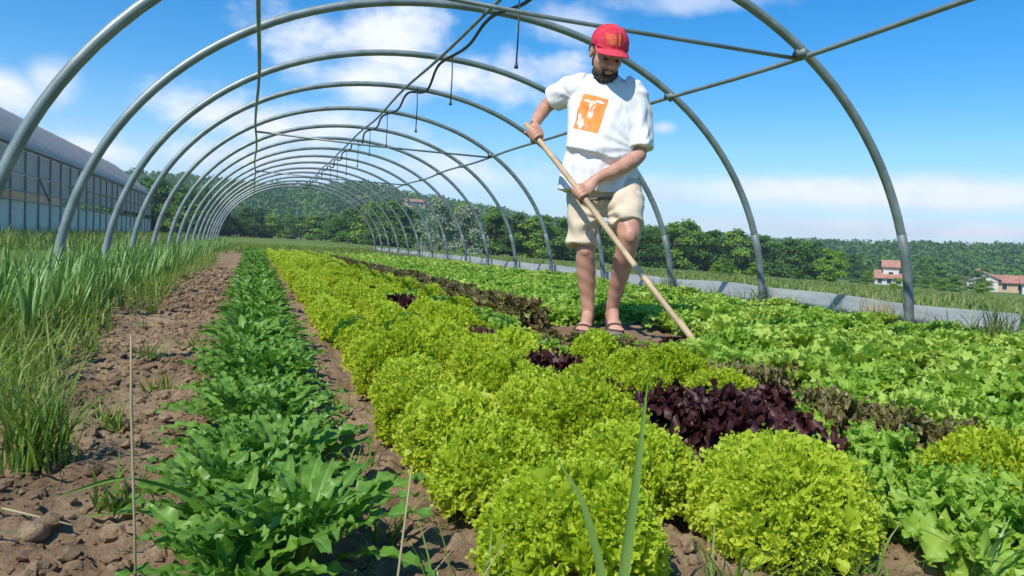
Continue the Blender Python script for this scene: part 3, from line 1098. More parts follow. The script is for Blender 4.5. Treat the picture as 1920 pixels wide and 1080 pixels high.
clump('grass_tuft', 'tuft of fine green grass on bare soil at left edge', 'grass tuft', -.365, 1.60, 150, (.12, .27), (.004, .007), M_GRASS, 71, .030, 7, .40, .5)
clump('grass_tuft', 'small low grass tuft at the left edge behind the taller tuft', 'grass tuft', -.50, 1.92, 70, (.08, .18), (.003, .006), M_GRASS, 72, .03, 6, .6)
clump('dry_grass_clump', 'pinkish dry grass clump left of the near right hoop foot', 'dry grass', 4.30, 4.30, 150, (.14, .34), (.004, .008), M_DRY, 73, .06, 5, .18)
clump('weed_clump', 'tall green weed at right edge behind the lettuces', 'weed', 4.25, 3.33, 110, (.10, .30), (.006, .015), M_WEED, 74, .07, 5, .3)
clump('weed_clump', 'dark weed wrapped round the second right hoop foot', 'weed', 4.33, 5.72, 120, (.10, .32), (.006, .014), M_WEED, 75, .05, 5, .25)
clump('weed_clump', 'grey green weed at the third right hoop foot', 'weed', 4.36, 7.33, 70, (.14, .34), (.01, .022), M_WEED, 76, .08, 5, .3)
for i, (x, y, hh) in enumerate([(4.34, 4.75, .24), (4.3, 5.2, .2), (4.32, 6.4, .22), (4.28, 3.75, .16), (4.3, 3.55, .2)]):
    clump('weed_clump', f'thin weed against the grey skirt, {nth((3, 4, 5, 2, 1)[i])} counted from the right end', 'weed', x, y, 16, (.08, hh+.08), (.005, .012), M_WEED, 80+i, .02, 5, .2, group='thin weeds against the skirt')


def ribbon(P, Wd, name, label, cat, mat, fold=.3, group=None):
    """a single long leaf or stalk along P with width Wd per point"""
    P = np.asarray(P, float)
    n = len(P)
    tq = np.linspace(0, 1, 24)
    Q = np.stack([np.interp(tq, np.linspace(0, 1, n), P[:, j]) for j in range(3)], 1)
    for _ in range(4):
        Q[1:-1] = (Q[:-2]+2*Q[1:-1]+Q[2:])/4
    Wq = np.interp(tq, np.linspace(0, 1, n), Wd)
    side = rt0*1.0
    nrm = np.array([0, -1, .15])
    V = np.concatenate([Q-side*Wq[:, None]/2+nrm*(Wq*fold)[:, None], Q, Q+side*Wq[:, None]/2+nrm*(Wq*fold)[:, None]])
    o = link(name, mesh_data(name, V, grid_faces(3, 24), mat))
    return tag(o, label, cat, group)


def stalk(P, rad, name, label, cat, mat, group=None, seed=True):
    mb = MB().tube(P, rad, 6)
    o = link(name, mb.build(name, mat))
    return tag(o, label, cat, group)


ribbon([(.405, .76, .01), (.412, .758, .12), (.418, .752, .22), (.423, .747, .325)], [.016, .013, .009, .001], 'tall_grass', 'tall upright green grass blade in front of the frilly lettuce', 'grass', M_LEEK)
ribbon([(.398, .76, .01), (.385, .765, .11), (.36, .77, .19), (.33, .78, .235)], [.014, .011, .007, .001], 'tall_grass', 'left leaning green blade beside the tall upright one', 'grass', M_LEEK)
stalk([(-.112, .92, 0), (-.118, .925, .14), (-.124, .93, .27), (-.126, .93, .352)], [.0015, .0014, .0017, .0009], 'dry_stalk', 'tall thin dry stalk rising from the soil at left', 'stalk', M_DRY)
stalk([(.145, .80, 0), (.160, .805, .10), (.172, .81, .225)], [.0018, .0015, .0008], 'dry_stalk', 'thin pale stalk between leafy salad and front lettuce', 'stalk', M_DRY)
stalk([(-.40, 1.36, .035), (-.335, 1.30, .038), (-.24, 1.235, .032)], [.0022, .002, .0014], 'straw', 'pale straw lying on the bare soil below the grass tuft', 'straw', M_DRY)
clump('grass_tuft', 'thin grass with pale tips at bottom between salad and front lettuce', 'grass tuft', .235, .83, 26, (.06, .20), (.002, .004), M_GRASS, 91, .05, 6, .7)
clump('grass_tuft', 'sparse grass at bottom edge between the two front lettuces', 'grass tuft', .60, .80, 26, (.05, .12), (.003, .006), M_GRASS, 92, .015, 6, .8)
clump('grass_tuft', 'curling pale green weeds at bottom edge below the largest lettuce', 'grass tuft', .76, .76, 40, (.06, .13), (.003, .006), M_GRASS, 93, .05, 9, .8, 1.5)
clump('grass_tuft', 'green blades at the foot of the front right lettuce', 'grass tuft', 1.01, .78, 14, (.08, .17), (.005, .009), M_LEEK, 94, .012, 6, .6)
clump('grass_tuft', 'short grass at the foot of the left front lettuce', 'grass tuft', .42, .765, 22, (.04, .10), (.003, .006), M_GRASS, 95, .07, 6, .6)

ribbon([(-.02, 1.06, .03), (-.07, 1.07, .125), (-.15, 1.08, .150), (-.235, 1.10, .118)], [.016, .026, .022, .001], 'tall_grass', 'long arching dark leaf reaching left from the salad row over soil', 'grass', M_CHIC)
stalk([(.20, .79, .0), (.235, .80, .06), (.285, .815, .125)], [.0014, .0012, .0007], 'dry_stalk', 'thin pale stalk leaning right at bottom edge before the front lettuce', 'stalk', M_DRY)
stalk([(.165, .86, .0), (.215, .90, .05), (.285, .96, .085)], [.0014, .0012, .0008], 'dry_stalk', 'pale stalk lying aslant between salad row and lettuces', 'stalk', M_DRY)
for i, (x, y) in enumerate([(-.56, 3.1), (-.47, 3.9), (-.52, 4.6), (-.25, 2.35), (-.22, 3.2), (.20, 1.5), (.215, 2.0), (-.58, 2.5), (-.20, 1.32), (.21, 1.15), (-.44, 1.30), (-.34, 2.9), (-.30, 1.95)]):
    clump('grass_tuft', f'small weed tuft on soil beside the beds, {nth((9, 12, 13, 7, 11, 4, 6, 8, 2, 1, 3, 10, 5)[i])} counted from the nearest', 'grass tuft', x, y, 30, (.04, .12), (.004, .010), M_GRASS, 200+i, .016, 5, .8, group='small weed tufts on the soil')

# ------------------------------------------------------------------ trees and the far land
M_T1 = leafmat('dark_tree_leaf', (0.050, 0.125, 0.028), (0.095, 0.20, 0.038), 0.6, 0.22, (0.08, 0.2, 0.02), 0.25, 1)
M_T2 = leafmat('green_tree_leaf', (0.085, 0.20, 0.03), (0.17, 0.30, 0.045), 0.6, 0.25, (0.12, 0.26, 0.02), 0.25, 1)
M_T3 = leafmat('light_tree_leaf', (0.15, 0.29, 0.03), (0.25, 0.38, 0.05), 0.6, 0.25, (0.18, 0.34, 0.02), 0.25, 1)
M_T4 = leafmat('silver_tree_leaf', (0.25, 0.31, 0.20), (0.33, 0.39, 0.27), 0.6, 0.2, (0.2, 0.3, 0.12), 0.25, 1)
M_BARK = plain('bark', (0.13, 0.10, 0.075), 0.9, var=0.35, scale=4, bump=0.5, bscale=20)


def cards(P, Nn, size, r_):
    """leaf clumps: small bent quads at points P facing roughly along Nn"""
    n = len(P)
    Nn = Nn+r_.normal(0, .55, (n, 3))
    Nn /= np.linalg.norm(Nn, axis=1)[:, None]
    A = np.cross(Nn, r_.normal(0, 1, (n, 3)))
    A /= np.linalg.norm(A, axis=1)[:, None]
    B = np.cross(Nn, A)
    s = size*r_.uniform(.6, 1.3, n)
    a_, b_ = A*(s*.5)[:, None], B*(s*.36)[:, None]
    k = Nn*(s*.12)[:, None]
    V = np.stack([P-a_-k, P-b_, P+a_-k, P+b_], 1).reshape(-1, 3)
    i = np.arange(n)[:, None]*4
    return V, i+np.array([[0, 1, 2, 3]])


def crown_mesh(seed, mat, n=2300, size=.055, lobes=11, low=.0, spread=.36, tall=1.0, droop=False):
    """crown in unit height (0..1), with separate lobes and gaps between"""
    r_ = np.random.default_rng(seed)
    Vs, Ns = [], []
    for i in range(lobes):
        z = low+(1-low)*(i+.6)/lobes*.92+r_.normal(0, .03)
        prof = math.sin(min(1, max(.05, (1.06-z)/(1.06-low)))*PI*.62)
        a_ = i*2.4+r_.normal(0, .4)
        rr = spread*prof*r_.uniform(.35, .95)
        c = np.array([math.cos(a_)*rr, math.sin(a_)*rr, min(z, .88)])
        rad = np.array([1, 1, .8])*r_.uniform(.13, .21)*(.7+.5*prof)
        m = n//lobes
        d = r_.normal(0, 1, (m, 3))
        d /= np.linalg.norm(d, axis=1)[:, None]
        d[:, 2] = np.where(d[:, 2] < -.3, -d[:, 2]*.6, d[:, 2])
        P = c+d*rad*(r_.random((m, 1))**.35)*r_.uniform(.85, 1.18, (m, 1))
        if droop:
            P[:, 2] -= .10*r_.random(m)
        Vs.append(P)
        Ns.append(d)
    P, Nn = np.concatenate(Vs), np.concatenate(Ns)
    P[:, 2] = np.clip(P[:, 2], .02, 1.02)
    V, F = cards(P, Nn, size, r_)
    return mesh_data('crown', V, F, mat, False)


def trunk_mesh(seed):
    r_ = np.random.default_rng(seed)
    mb = MB()
    top = np.array([r_.normal(0, .02), r_.normal(0, .02), .62])
    mb.tube([(0, 0, -.05), (.0, .0, .02), top*.5, top], [.030, .022, .017, .007], 7)
    for i in range(5):
        z = .22+.07*i
        a_ = i*2.4+r_.normal(0, .3)
        b = top*(z/.62)
        e = b+np.array([math.cos(a_)*.2, math.sin(a_)*.2, .17])
        mb.tube([b, (b+e)/2+np.array([0, 0, -.01]), e], [.010, .007, .003], 5)
    return mb.build('trunk', M_BARK)


TRUNKS = [trunk_mesh(s) for s in range(3)]
CROWN = {'dark': [crown_mesh(s, M_T1) for s in (1, 2, 3)], 'mid': [crown_mesh(s, M_T2) for s in (4, 5, 6)], 'light': [crown_mesh(s, M_T3) for s in (7, 8, 9)],
         'silver': [crown_mesh(s, M_T4, 3000, .045, 14, .06, .34, 1, True) for s in (10, 11)], 'round': [crown_mesh(12, M_T3, 2600, .06, 12, .02, .36)]}


def tree(k, x, y, hgt, label, group=None, wide=1.0, name='broadleaf_tree', cat='tree'):
    e = bpy.data.objects.new(name, None)
    COL.objects.link(e)
    e.location = (x, y, float(gz(x, y))-.05)
    e.rotation_euler = (0, 0, random.uniform(0, 6.3))
    e.scale = (hgt*wide, hgt*wide, hgt)
    tag(e, label, cat, group)
    link('trunk', random.choice(TRUNKS), e)
    link('crown', random.choice(CROWN[k]), e)
    return e


def at_az(a_, d):
    return d*math.sin(a_), d*math.cos(a_)


# belt of trees beyond the field: (x, y, height, kind)
BELT = [(-10.4, 94, 6.4, 'dark'), (-8.7, 100, 6.2, 'dark'), (-6.6, 110, 6.4, 'dark'), (-4.4, 115, 5.3, 'dark'), (-1.3, 120, 4.6, 'dark'), (.4, 118, 4.4, 'dark'),
        (2.6, 125, 3.9, 'light'), (5.4, 125, 3.9, 'mid'), (8.3, 120, 4.0, 'light'), (11.0, 114, 4.2, 'mid'), (12.8, 109, 5.0, 'mid'), (15.0, 104, 5.9, 'light'), (17.0, 98.5, 6.0, 'mid'),
        (18.4, 96, 5.4, 'dark'), (21.4, 78, 5.3, 'light'), (25.4, 81, 5.2, 'mid'), (27.7, 80.4, 4.9, 'dark'), (29.2, 79, 4.4, 'light'), (30.6, 79.4, 5.0, 'mid'), (33.8, 81, 4.8, 'mid'),
        (36, 80, 4.6, 'light'), (38, 82, 4.8, 'dark'), (40.9, 80, 4.8, 'mid'), (43, 79, 4.5, 'dark'), (45.1, 80, 4.8, 'mid'), (47.3, 79, 5.5, 'light'), (49.9, 79.7, 5.9, 'mid'),
        (52.6, 79, 5.2, 'dark'), (54.5, 78, 5.0, 'light'), (56.8, 80, 5.4, 'mid'), (58.6, 78, 4.9, 'dark'), (60.6, 79.6, 5.2, 'mid'), (63.1, 77.6, 5.0, 'dark'), (65.5, 79, 4.8, 'mid'), (68.2, 80, 5.0, 'dark'),
        (71, 79, 4.0, 'mid'), (23.4, 84, 4.6, 'dark'), (-13, 90, 5.4, 'dark'), (-12, 104, 6.8, 'dark'), (-7.5, 92, 4.6, 'mid')]
LABS = {'dark': 'dark green tree in the belt beyond the field', 'mid': 'mid green tree in the belt beyond the field', 'light': 'light green tree in the belt beyond the field'}
BELT.sort(key=lambda b: math.atan2(b[0], b[1]))
for bi, (x, y, hh, k) in enumerate(BELT):
    tree(k, x, y, hh*1.05, LABS[k]+f', {nth(bi+1)} from its left end', 'trees in the belt beyond the field', 1.15)
    for q in range(2):     # a second, lower rank of trees closes the belt
        x2, y2 = x+random.uniform(-1.6, 1.6), y+(random.uniform(5.5, 9) if q else random.uniform(1.5, 5))
        tree(random.choice(['dark', 'mid', 'dark']), x2, y2, hh*random.uniform(.75, 1.0), f'tree half hidden behind the {nth(bi+1)} belt tree from the left'+(', farther one' if q else ', nearer one'), 'trees at the back of the belt', 1.25)
tree('silver', 16.4, 69, 5.2, 'silvery willow like tree, the left one of two pale trees', None, 1.1)
tree('silver', 19.0, 68.5, 4.9, 'silvery willow like tree, the right one of two pale trees', None, 1.1)
tree('round', 46.6, 52.3, 3.0, 'round light green tree alone in the field before the dark trees', None, 1.15)
for x, y, hh, lab in ((102.7, 109.3, 5.6, 'dark tree left of the red roofed farmhouse'), (118.4, 107.6, 6.0, 'rounded grey green tree right of the red roofed farmhouse'), (112.1, 99.7, 4.4, 'low bushy tree between the two farmhouses'),
                      (126, 104, 4.2, 'dark bush before the white gabled house'), (110, 116, 4.5, 'dark bushy tree touching the red roofed farmhouse'), (118.5, 96.5, 3.0, 'low bush before the long red roof')):
    tree('dark' if 'dark' in lab else 'mid', x, y, hh, lab, None, 1.3)
for i, (x, y, hh) in enumerate([(33, 44, 1.3), (38, 46, 1.0), (60, 62, 1.6), (66, 62, 1.3), (52, 46, 1.2), (58, 50, 1.5), (44, 36, .9), (72, 66, 1.5), (27, 40, .9), (23, 33, .8), (31, 30, .7)]):
    e = link('field_bush', random.choice(CROWN['mid' if i % 2 else 'light']), None, (x, y, float(gz(x, y))-.1), (0, 0, random.uniform(0, 6)), (hh*1.5, hh*1.5, hh))
    tag(e, f'low green bush in the weedy field, {nth((7, 8, 10, 11, 6, 5, 4, 9, 3, 2, 1)[i])} counted from the nearest', 'bush', 'bushes in the field')

# woods on the hills: too many to count
r_ = np.random.default_rng(5)
Vf, Ff, nf = [], [], 0
NT_ = 4600
aa = r_.uniform(-.36, 1.05, NT_)
rr = 225+225*r_.random(NT_)**.8
cardV, cardN = [], []
fx, fy = rr*np.sin(aa), rr*np.cos(aa)
fz = gz(fx, fy)
hh = r_.uniform(5, 9.5, NT_)*(.7+.3*(rr > 300))
m = 46
d = r_.normal(0, 1, (NT_, m, 3))
d /= np.linalg.norm(d, axis=2)[..., None]
d[..., 2] = np.abs(d[..., 2])*1.0-.15
P = np.stack([fx, fy, fz+hh*.45], 1)[:, None]+d*np.stack([hh*.42, hh*.42, hh*.55], 1)[:, None]*r_.uniform(.75, 1.1, (NT_, m, 1))
V, F = cards(P.reshape(-1, 3), d.reshape(-1, 3), 1.5, r_)
half = (r_.random(NT_) < .45)
sel = np.repeat(half, m)
for nm, s_, mt in (('hill_forest', sel, M_T1), ('hill_forest', ~sel, M_T2)):
    F_ = np.arange(s_.sum()*4).reshape(-1, 4)
    o = link(nm, mesh_data(nm, V.reshape(-1, 4, 3)[s_].reshape(-1, 3), F_, mt, False))
    tag(o, 'wooded hills along the skyline', kind='stuff')

# ------------------------------------------------------------------ far houses
m_wall = plain('white_render', (0.66, 0.63, 0.58), 0.8, var=0.08, scale=.5)
m_roof = plain('red_tiles', (0.40, 0.19, 0.125), 0.8, var=0.25, scale=1.5)
m_roof2 = plain('brown_tiles', (0.36, 0.19, 0.13), 0.8, var=0.25, scale=1.5)
m_pane = plain('dark_window', (0.03, 0.035, 0.045), 0.15, var=0.1)
m_och = plain('ochre_render', (0.55, 0.40, 0.24), 0.8, var=0.1, scale=.5)
m_grey = plain('grey_cladding', (0.25, 0.26, 0.27), 0.7, var=0.1, scale=.5)


def house(x, y, z, w_, d_, h_, rh, rot_, wallm, roofm, label, wins=3, chim=True, name='house', extra=None):
    e = bpy.data.objects.new(name, None)
    COL.objects.link(e)
    e.location = (x, y, z)
    e.rotation_euler = (0, 0, rot_)
    tag(e, label, 'house')

    def block(x0, w_, d_, h_, rh, wins, z0=0):
        mb = MB().box((x0-w_/2, -d_/2, z0-2), (x0+w_/2, d_/2, z0+h_))
        g = [(x0-w_/2, -d_/2, z0+h_), (x0-w_/2, d_/2, z0+h_), (x0-w_/2, 0, z0+h_+rh), (x0+w_/2, -d_/2, z0+h_), (x0+w_/2, d_/2, z0+h_), (x0+w_/2, 0, z0+h_+rh)]
        mb.add(g, [(0, 2, 1), (3, 4, 5)])
        wl = link('wall', mb.build('wall', wallm, False), e)
        o_ = .45
        th = .18
        rb = MB()
        for sgn in (-1, 1):
            a_ = np.array([0, sgn*(d_/2+o_), z0+h_-rh*o_/(d_/2)])
            b_ = np.array([0, 0, z0+h_+rh])
            nrm = np.array([0, sgn*rh, d_/2])
            nrm = nrm/np.linalg.norm(nrm)*th
            L_, R_ = np.array([x0-w_/2-o_, 0, 0]), np.array([x0+w_/2+o_, 0, 0])
            q = [a_+L_, a_+R_, b_+R_, b_+L_]
            q = np.array(q+[v_+nrm for v_ in q])+nrm*.05
            rb.add(q, [(0, 3, 2, 1), (4, 5, 6, 7), (0, 1, 5, 4), (1, 2, 6, 5), (2, 3, 7, 6), (3, 0, 4, 7)])
        rf = link('roof', rb.build('roof', roofm, False), e)
        for i in range(wins):
            wx = x0-w_/2+(i+.5)*w_/wins
            wn = link('window', MB().box((-.55, -.03, -.65), (.55, .09, .65)).build('window', m_wall, False), e, (wx, -d_/2-.03, z0+h_*.56))
            link('pane', MB().box((-.45, -.05, -.55), (.45, -.031, .55)).build('pane', m_pane, False), wn)
            if i == 0 and chim:
                link('chimney', MB().box((x0-.4, d_*.12, z0+h_+rh*.3), (x0+.4, d_*.12+.7, z0+h_+rh+.8)).build('chimney', m_roof2, False), rf)
    block(0, w_, d_, h_, rh, wins)
    for b in extra or []:
        block(*b)
    return e


house(137.0, 135.2, -4.1, 5.6, 6.4, 1.5, 1.6, -.77, m_wall, m_roof, 'white farmhouse with red roofs on two levels behind the near hoop leg', 3, False, extra=[(.3, 3.2, 3.8, 4.1, 1.3, 1)])
house(148.5, 121.0, -4.3, 4, 5.6, 2.7, 1.3, -.95+PI/2, m_wall, m_roof2, 'white gabled house at far right of the field', 2, True)
house(152.8, 117.6, -4.3, 11, 6, 2.1, 1.4, -.93, m_och, m_roof, 'long low building with red roof beyond the white gable', 4, False)
house(150.0, 110.6, -4.4, 4.5, 5, 2.3, 1.4, -.9, m_wall, m_roof, 'small white house at the right edge of the view', 2, False)
for x, y, w_, lab, wm, h_ in ((65, 323, 10, 'ochre house high on the wooded hillside', m_och, 3.2), (107.8, 312, 8, 'small white house among trees on the hill', m_wall, 2.4),
                              (20.5, 322, 8, 'long pale grey building at the foot of the hill', m_grey, 2.0)):
    house(x, y, float(gz(x, y))+(5.0 if wm is not m_grey else 1.8), w_*.8, 6, h_*.85, 1.1, -math.atan2(x, y)+.2, wm, m_roof2 if wm is not m_grey else m_grey, lab, 3, False)

# ------------------------------------------------------------------ neighbouring greenhouse at left
m_film, t, p, out = mat_new('greenhouse_film')
tc = t.add('ShaderNodeTexCoord').outputs['Object']
a = t.noise(tc, .8, 5, .6)
t.put(p.inputs['Base Color'], t.mix(t.smooth(a, .3, .7), (0.58, 0.56, 0.54), (0.70, 0.68, 0.66)))
p.inputs['Roughness'].default_value = 0.5
p.inputs['Specular IOR Level'].default_value = 0.4
tr = t.add('ShaderNodeBsdfTranslucent')
tr.inputs[0].default_value = (.75, .76, .76, 1)
ms = t.add('ShaderNodeMixShader')
ms.inputs[0].default_value = .6
t.l.new(p.outputs[0], ms.inputs[1])
t.l.new(tr.outputs[0], ms.inputs[2])
t.l.new(ms.outputs[0], out.inputs[0])
m_panel = plain('pale_panel', (0.80, 0.69, 0.54), 0.7, var=0.12, scale=1.2)
m_frame2 = plain('greenhouse_steel', (0.25, 0.24, 0.23), 0.5, .3, .2, 4)
gh = bpy.data.objects.new('greenhouse', None)
COL.objects.link(gh)
GX0, GYa, GYb, BAY = -8.0, 25.0, 68.2, 1.8
gh.location = (GX0, GYa, 0)
tag(gh, 'long plastic film greenhouse with pale low wall beyond the leeks', 'greenhouse')
LEN = GYb-GYa
nb_ = int(LEN/BAY)
wallp = MB().box((-.03, .03, -.1), (.03, BAY-.03, 1.26)).build('wall_panel', m_panel, False)
filmp = MB().box((-.015, .04, 1.66), (.015, BAY-.04, 2.22)).build('film_panel', m_film, False)
filmq = MB().box((-.015, .04, 2.28), (.015, BAY-.04, 3.10)).build('film_panel', m_film, False)
post = MB().box((-.032, -.030, -.1), (.032, .030, 3.16)).build('post', m_frame2, False)
for i in range(nb_+1):
    link('post', post, gh, (.06, i*BAY, 0))
    if i < nb_:
        link('wall_panel', wallp, gh, (0, i*BAY, random.uniform(-.02, .02)))
        link('film_panel', filmp, gh, (0, i*BAY, 0))
        link('film_panel', filmq, gh, (0, i*BAY, 0))
for z in (1.30, 1.63, 2.25, 3.13):
    link('rail', MB().box((.0, 0, z-.022), (.07, nb_*BAY, z+.022)).build('rail', m_frame2, False), gh, (.03, 0, 0))
link('brace', MB().tube([(.1, 5*BAY, 2.2), (.1, 5.9*BAY, 1.35)], .035, 6).build('brace', m_frame2), gh)
# roof: curved film over arches, seen in bands
prof = [(0, 3.64), (-.10, 3.85), (-.45, 4.18), (-1.5, 4.95), (-2.6, 5.65), (-3.2, 5.95), (-3.8, 5.65), (-4.9, 4.95), (-5.95, 4.18), (-6.3, 3.85), (-6.4, 3.64)]
prof = [(a_, 3.20+(b_-3.64)*1.12) for a_, b_ in prof]
ysr = np.linspace(0, nb_*BAY, nb_*2+1)
V = []
for (px2, pz2) in prof:
    for yy in ysr:
        V.append((px2, yy, pz2+.015*math.sin(yy*3.3+px2)))
V = np.array(V)
V2 = V+np.array([0, 0, -.03])
gf = grid_faces(len(prof), len(ysr))
link('roof', mesh_data('roof', np.concatenate([V, V2]), [np.concatenate([gf, gf[:, ::-1]+len(V)])], m_film), gh)
for i in range(0, nb_+1, 2):
    link('arch', MB().tube([(a_, i*BAY, b_+.005) for a_, b_ in prof], .026, 6).build('arch', m_frame2), gh)
link('gutter', MB().box((-.02, 0, 3.10), (.14, nb_*BAY, 3.20)).build('gutter', m_frame2, False), gh, (.06, 0, .08))
link('back_wall', MB().box((-6.45, 0, -.1), (-6.38, nb_*BAY, 3.1)).build('back_wall', m_panel, False), gh)
grass_patch('greenhouse_weeds', 'olive weeds in front of the greenhouse wall', 5000, (-7.9, -3), (16, 66), (.25, .6), (.02, .05), M_WEED, 101, 3)

# ------------------------------------------------------------------ thin summer haze
m_air = bpy.data.materials.new('air')
m_air.use_nodes = True
t = NT(m_air.node_tree)
t.n.clear()
vo = t.add('ShaderNodeVolumePrincipled')
vo.inputs['Color'].default_value = (.80, .88, 1.0, 1)
vo.inputs['Density'].default_value = 0.0006
vo.inputs['Anisotropy'].default_value = 0.2
mo = t.add('ShaderNodeOutputMaterial')
t.l.new(vo.outputs[0], mo.inputs['Volume'])
hz = link('haze', MB().box((-900, -900, -6), (900, 900, 46)).build('haze', m_air, False))
tag(hz, 'thin pale summer haze over the fields and hills', kind='stuff')

# ------------------------------------------------------------------ the man
# figure space: x = his left (picture right), f = towards the camera, z = up
m_skin, t, p, _ = mat_new('skin')
tc = t.add('ShaderNodeTexCoord').outputs['Object']
a = t.noise(tc, 9, 5, .6)
t.put(p.inputs['Base Color'], t.mix(t.smooth(a, .3, .7), (0.47, 0.235, 0.155), (0.56, 0.305, 0.21)))
p.inputs['Roughness'].default_value = 0.5
p.inputs['Subsurface Weight'].default_value = 0.12
p.inputs['Subsurface Radius'].default_value = (.012, .005, .003)
p.inputs['Subsurface Scale'].default_value = 0.6
m_hair = plain('dark_hair', (0.085, 0.060, 0.048), 0.75, var=0.75, scale=45, bump=1.0, bscale=260)
m_short = plain('beige_cotton', (0.66, 0.55, 0.40), 0.85, var=0.07, scale=12, bump=0.25, bscale=500)
m_pouch = plain('cream_cotton', (0.70, 0.62, 0.48), 0.85, var=0.07, scale=12, bump=0.25, bscale=400)
m_sand = plain('brown_leather', (0.05, 0.032, 0.026), 0.55, var=0.4, scale=20)
m_sole = plain('sandal_sole', (0.16, 0.13, 0.11), 0.8, var=0.3, scale=20)
m_wood = plain('worn_wood', (0.55, 0.40, 0.24), 0.6, var=0.22, scale=5, bump=0.3, bscale=50)
m_iron = plain('rusty_iron', (0.16, 0.12, 0.10), 0.6, 0.5, 0.4, 20)


def fz(P):
    P = np.asarray(P, float).reshape(-1, 3)
    return np.stack([P[:, 0], -P[:, 1], P[:, 2]], 1)


class Body(MB):
    def limb(self, P, rad, seg=14, flat=None):
        P = fz(P)
        n = max(12, 3*len(P))
        tq = np.linspace(0, len(P)-1, n)
        k = np.arange(len(P))
        Q = np.stack([np.interp(tq, k, P[:, j]) for j in range(3)], 1)
        for _ in range(2):
            Q[1:-1] = (Q[:-2]+2*Q[1:-1]+Q[2:])/4
        rad = np.asarray(rad, float)
        if rad.ndim == 1:
            rq = np.interp(tq, k, rad)
        else:
            rq = np.stack([np.interp(tq, k, rad[:, j]) for j in range(2)], 1)
        V, F, T = tube(Q, rq, seg, True, flat)
        n0 = self.n
        self.add(V, F)
        self.T.append(np.asarray(T)+n0)
        return self

    def ball(self, c, r, M=None):
        v = SPH2*np.asarray(r, float)
        if M is not None:
            v = v @ np.asarray(M).T
        return self.add(v+fz(c)[0], SPF2)


def subdiv(V, F):
    V = list(map(tuple, V))
    cache = {}
    out = []

    def mm(i, j):
        k = (min(i, j), max(i, j))
        if k not in cache:
            q = (np.array(V[i])+np.array(V[j]))/2
            V.append(tuple(q/np.linalg.norm(q)))
            cache[k] = len(V)-1
        return cache[k]
    for a_, b_, c_ in F:
        ab, bc, ca = mm(a_, b_), mm(b_, c_), mm(c_, a_)
        out += [(a_, ab, ca), (b_, bc, ab), (c_, ca, bc), (ab, bc, ca)]
    return np.array(V), np.array(out)


SPH2, SPF2 = subdiv(SPH, SPF)


def fuse(mb, name, mat, voxel, smooth=4, fac=.5, post=None):
    """one continuous skin over all the pieces"""
    me = mb.build(name, None)
    o = bpy.data.objects.new('fuse_tmp', me)
    COL.objects.link(o)
    md = o.modifiers.new('r', 'REMESH')
    md.mode = 'VOXEL'
    md.voxel_size = voxel
    ms_ = o.modifiers.new('s', 'SMOOTH')
    ms_.factor, ms_.iterations = fac, smooth
    dg = bpy.context.evaluated_depsgraph_get()
    ev = o.evaluated_get(dg)
    new = bpy.data.meshes.new_from_object(ev, depsgraph=dg)
    bpy.data.objects.remove(o)
    bpy.data.meshes.remove(me)
    new.name = name
    n = len(new.vertices)
    co = np.empty(n*3, np.float32)
    new.vertices.foreach_get('co', co)
    co = co.reshape(-1, 3)
    no = np.empty(n*3, np.float32)
    new.vertices.foreach_get('normal', no)
    no = no.reshape(-1, 3)
    if post:
        co = post(co.astype(float), no.astype(float), new)
        new.vertices.foreach_set('co', co.astype(np.float32).ravel())
    new.polygons.foreach_set('use_smooth', np.ones(len(new.polygons), dtype=bool))
    new.materials.clear()
    new.materials.append(mat)
    new.update()
    return new


# head frame (numpy, in x, y=-f, z)
HC = fz((-.092, .092, 1.540))[0]
hd = np.array([.26, -.80, -.53])
hd /= np.linalg.norm(hd)
hr = np.cross(hd, np.array([0.06, 0, 1.0]))       # towards his right
hr /= np.linalg.norm(hr)
hu = np.cross(hr, hd)
HM = np.stack([hr, hd, hu], 1)                    # columns: side, forward, up
HS = 1.13


def hp(s, f, u):
    q = HC + HM @ np.array([s, f, u])*HS
    return (q[0], -q[1], q[2])


TOP = np.array([-.523, .10, 1.152])
TIP = np.array([.425, .60, .035])
hv = TIP-TOP
hl = np.linalg.norm(hv)
hv = hv/hl


def hoe_at(t_):
    return TOP+(TIP-TOP)*t_


def hand(b, c, wrist, frontward, thumb=1):
    """fist round the handle at c; wrist = where the arm arrives"""
    c, wrist = np.asarray(c), np.asarray(wrist)
    pd = wrist-c
    pd = pd-hv*(pd@hv)
    pd /= np.linalg.norm(pd)
    q = np.cross(hv, pd)
    if q @ np.asarray(frontward) < 0:
        q = -q
    kn = c+pd*.030
    b.limb([wrist, wrist*.55+kn*.45+pd*.006, kn+pd*.004, kn-pd*.004+q*.012], [(.027, .022), (.036, .021), (.042, .018), (.040, .014)], 14, flat=fz(hv)[0])
    for i in range(4):
        off = hv*((i-1.5)*.0205)
        P = []
        for k, an in enumerate(np.radians([5, 45, 85, 125, 165, 205, 235])):
            rr_ = [.037, .036, .031, .029, .028, .027, .026][k]*(1.0 if i in (1, 2) else .95)
            P.append(c+off+(pd*math.cos(an)+q*math.sin(an))*rr_)
        b.limb(P, np.array([.0105, .0105, .0100, .0095, .0090, .0085, .0070])*(.9 if i == 3 else 1), 8)
    P = [wrist*.5+kn*.5-q*.012-hv*.018*thumb]
    for k, an in enumerate(np.radians([-35, -75, -115, -150])):
        P.append(c+hv*(-.030-.006*k)*thumb+(pd*math.cos(an)+q*math.sin(an))*.031)
    b.limb(P, [.015, .013, .0115, .010, .008], 8)


body = Body()
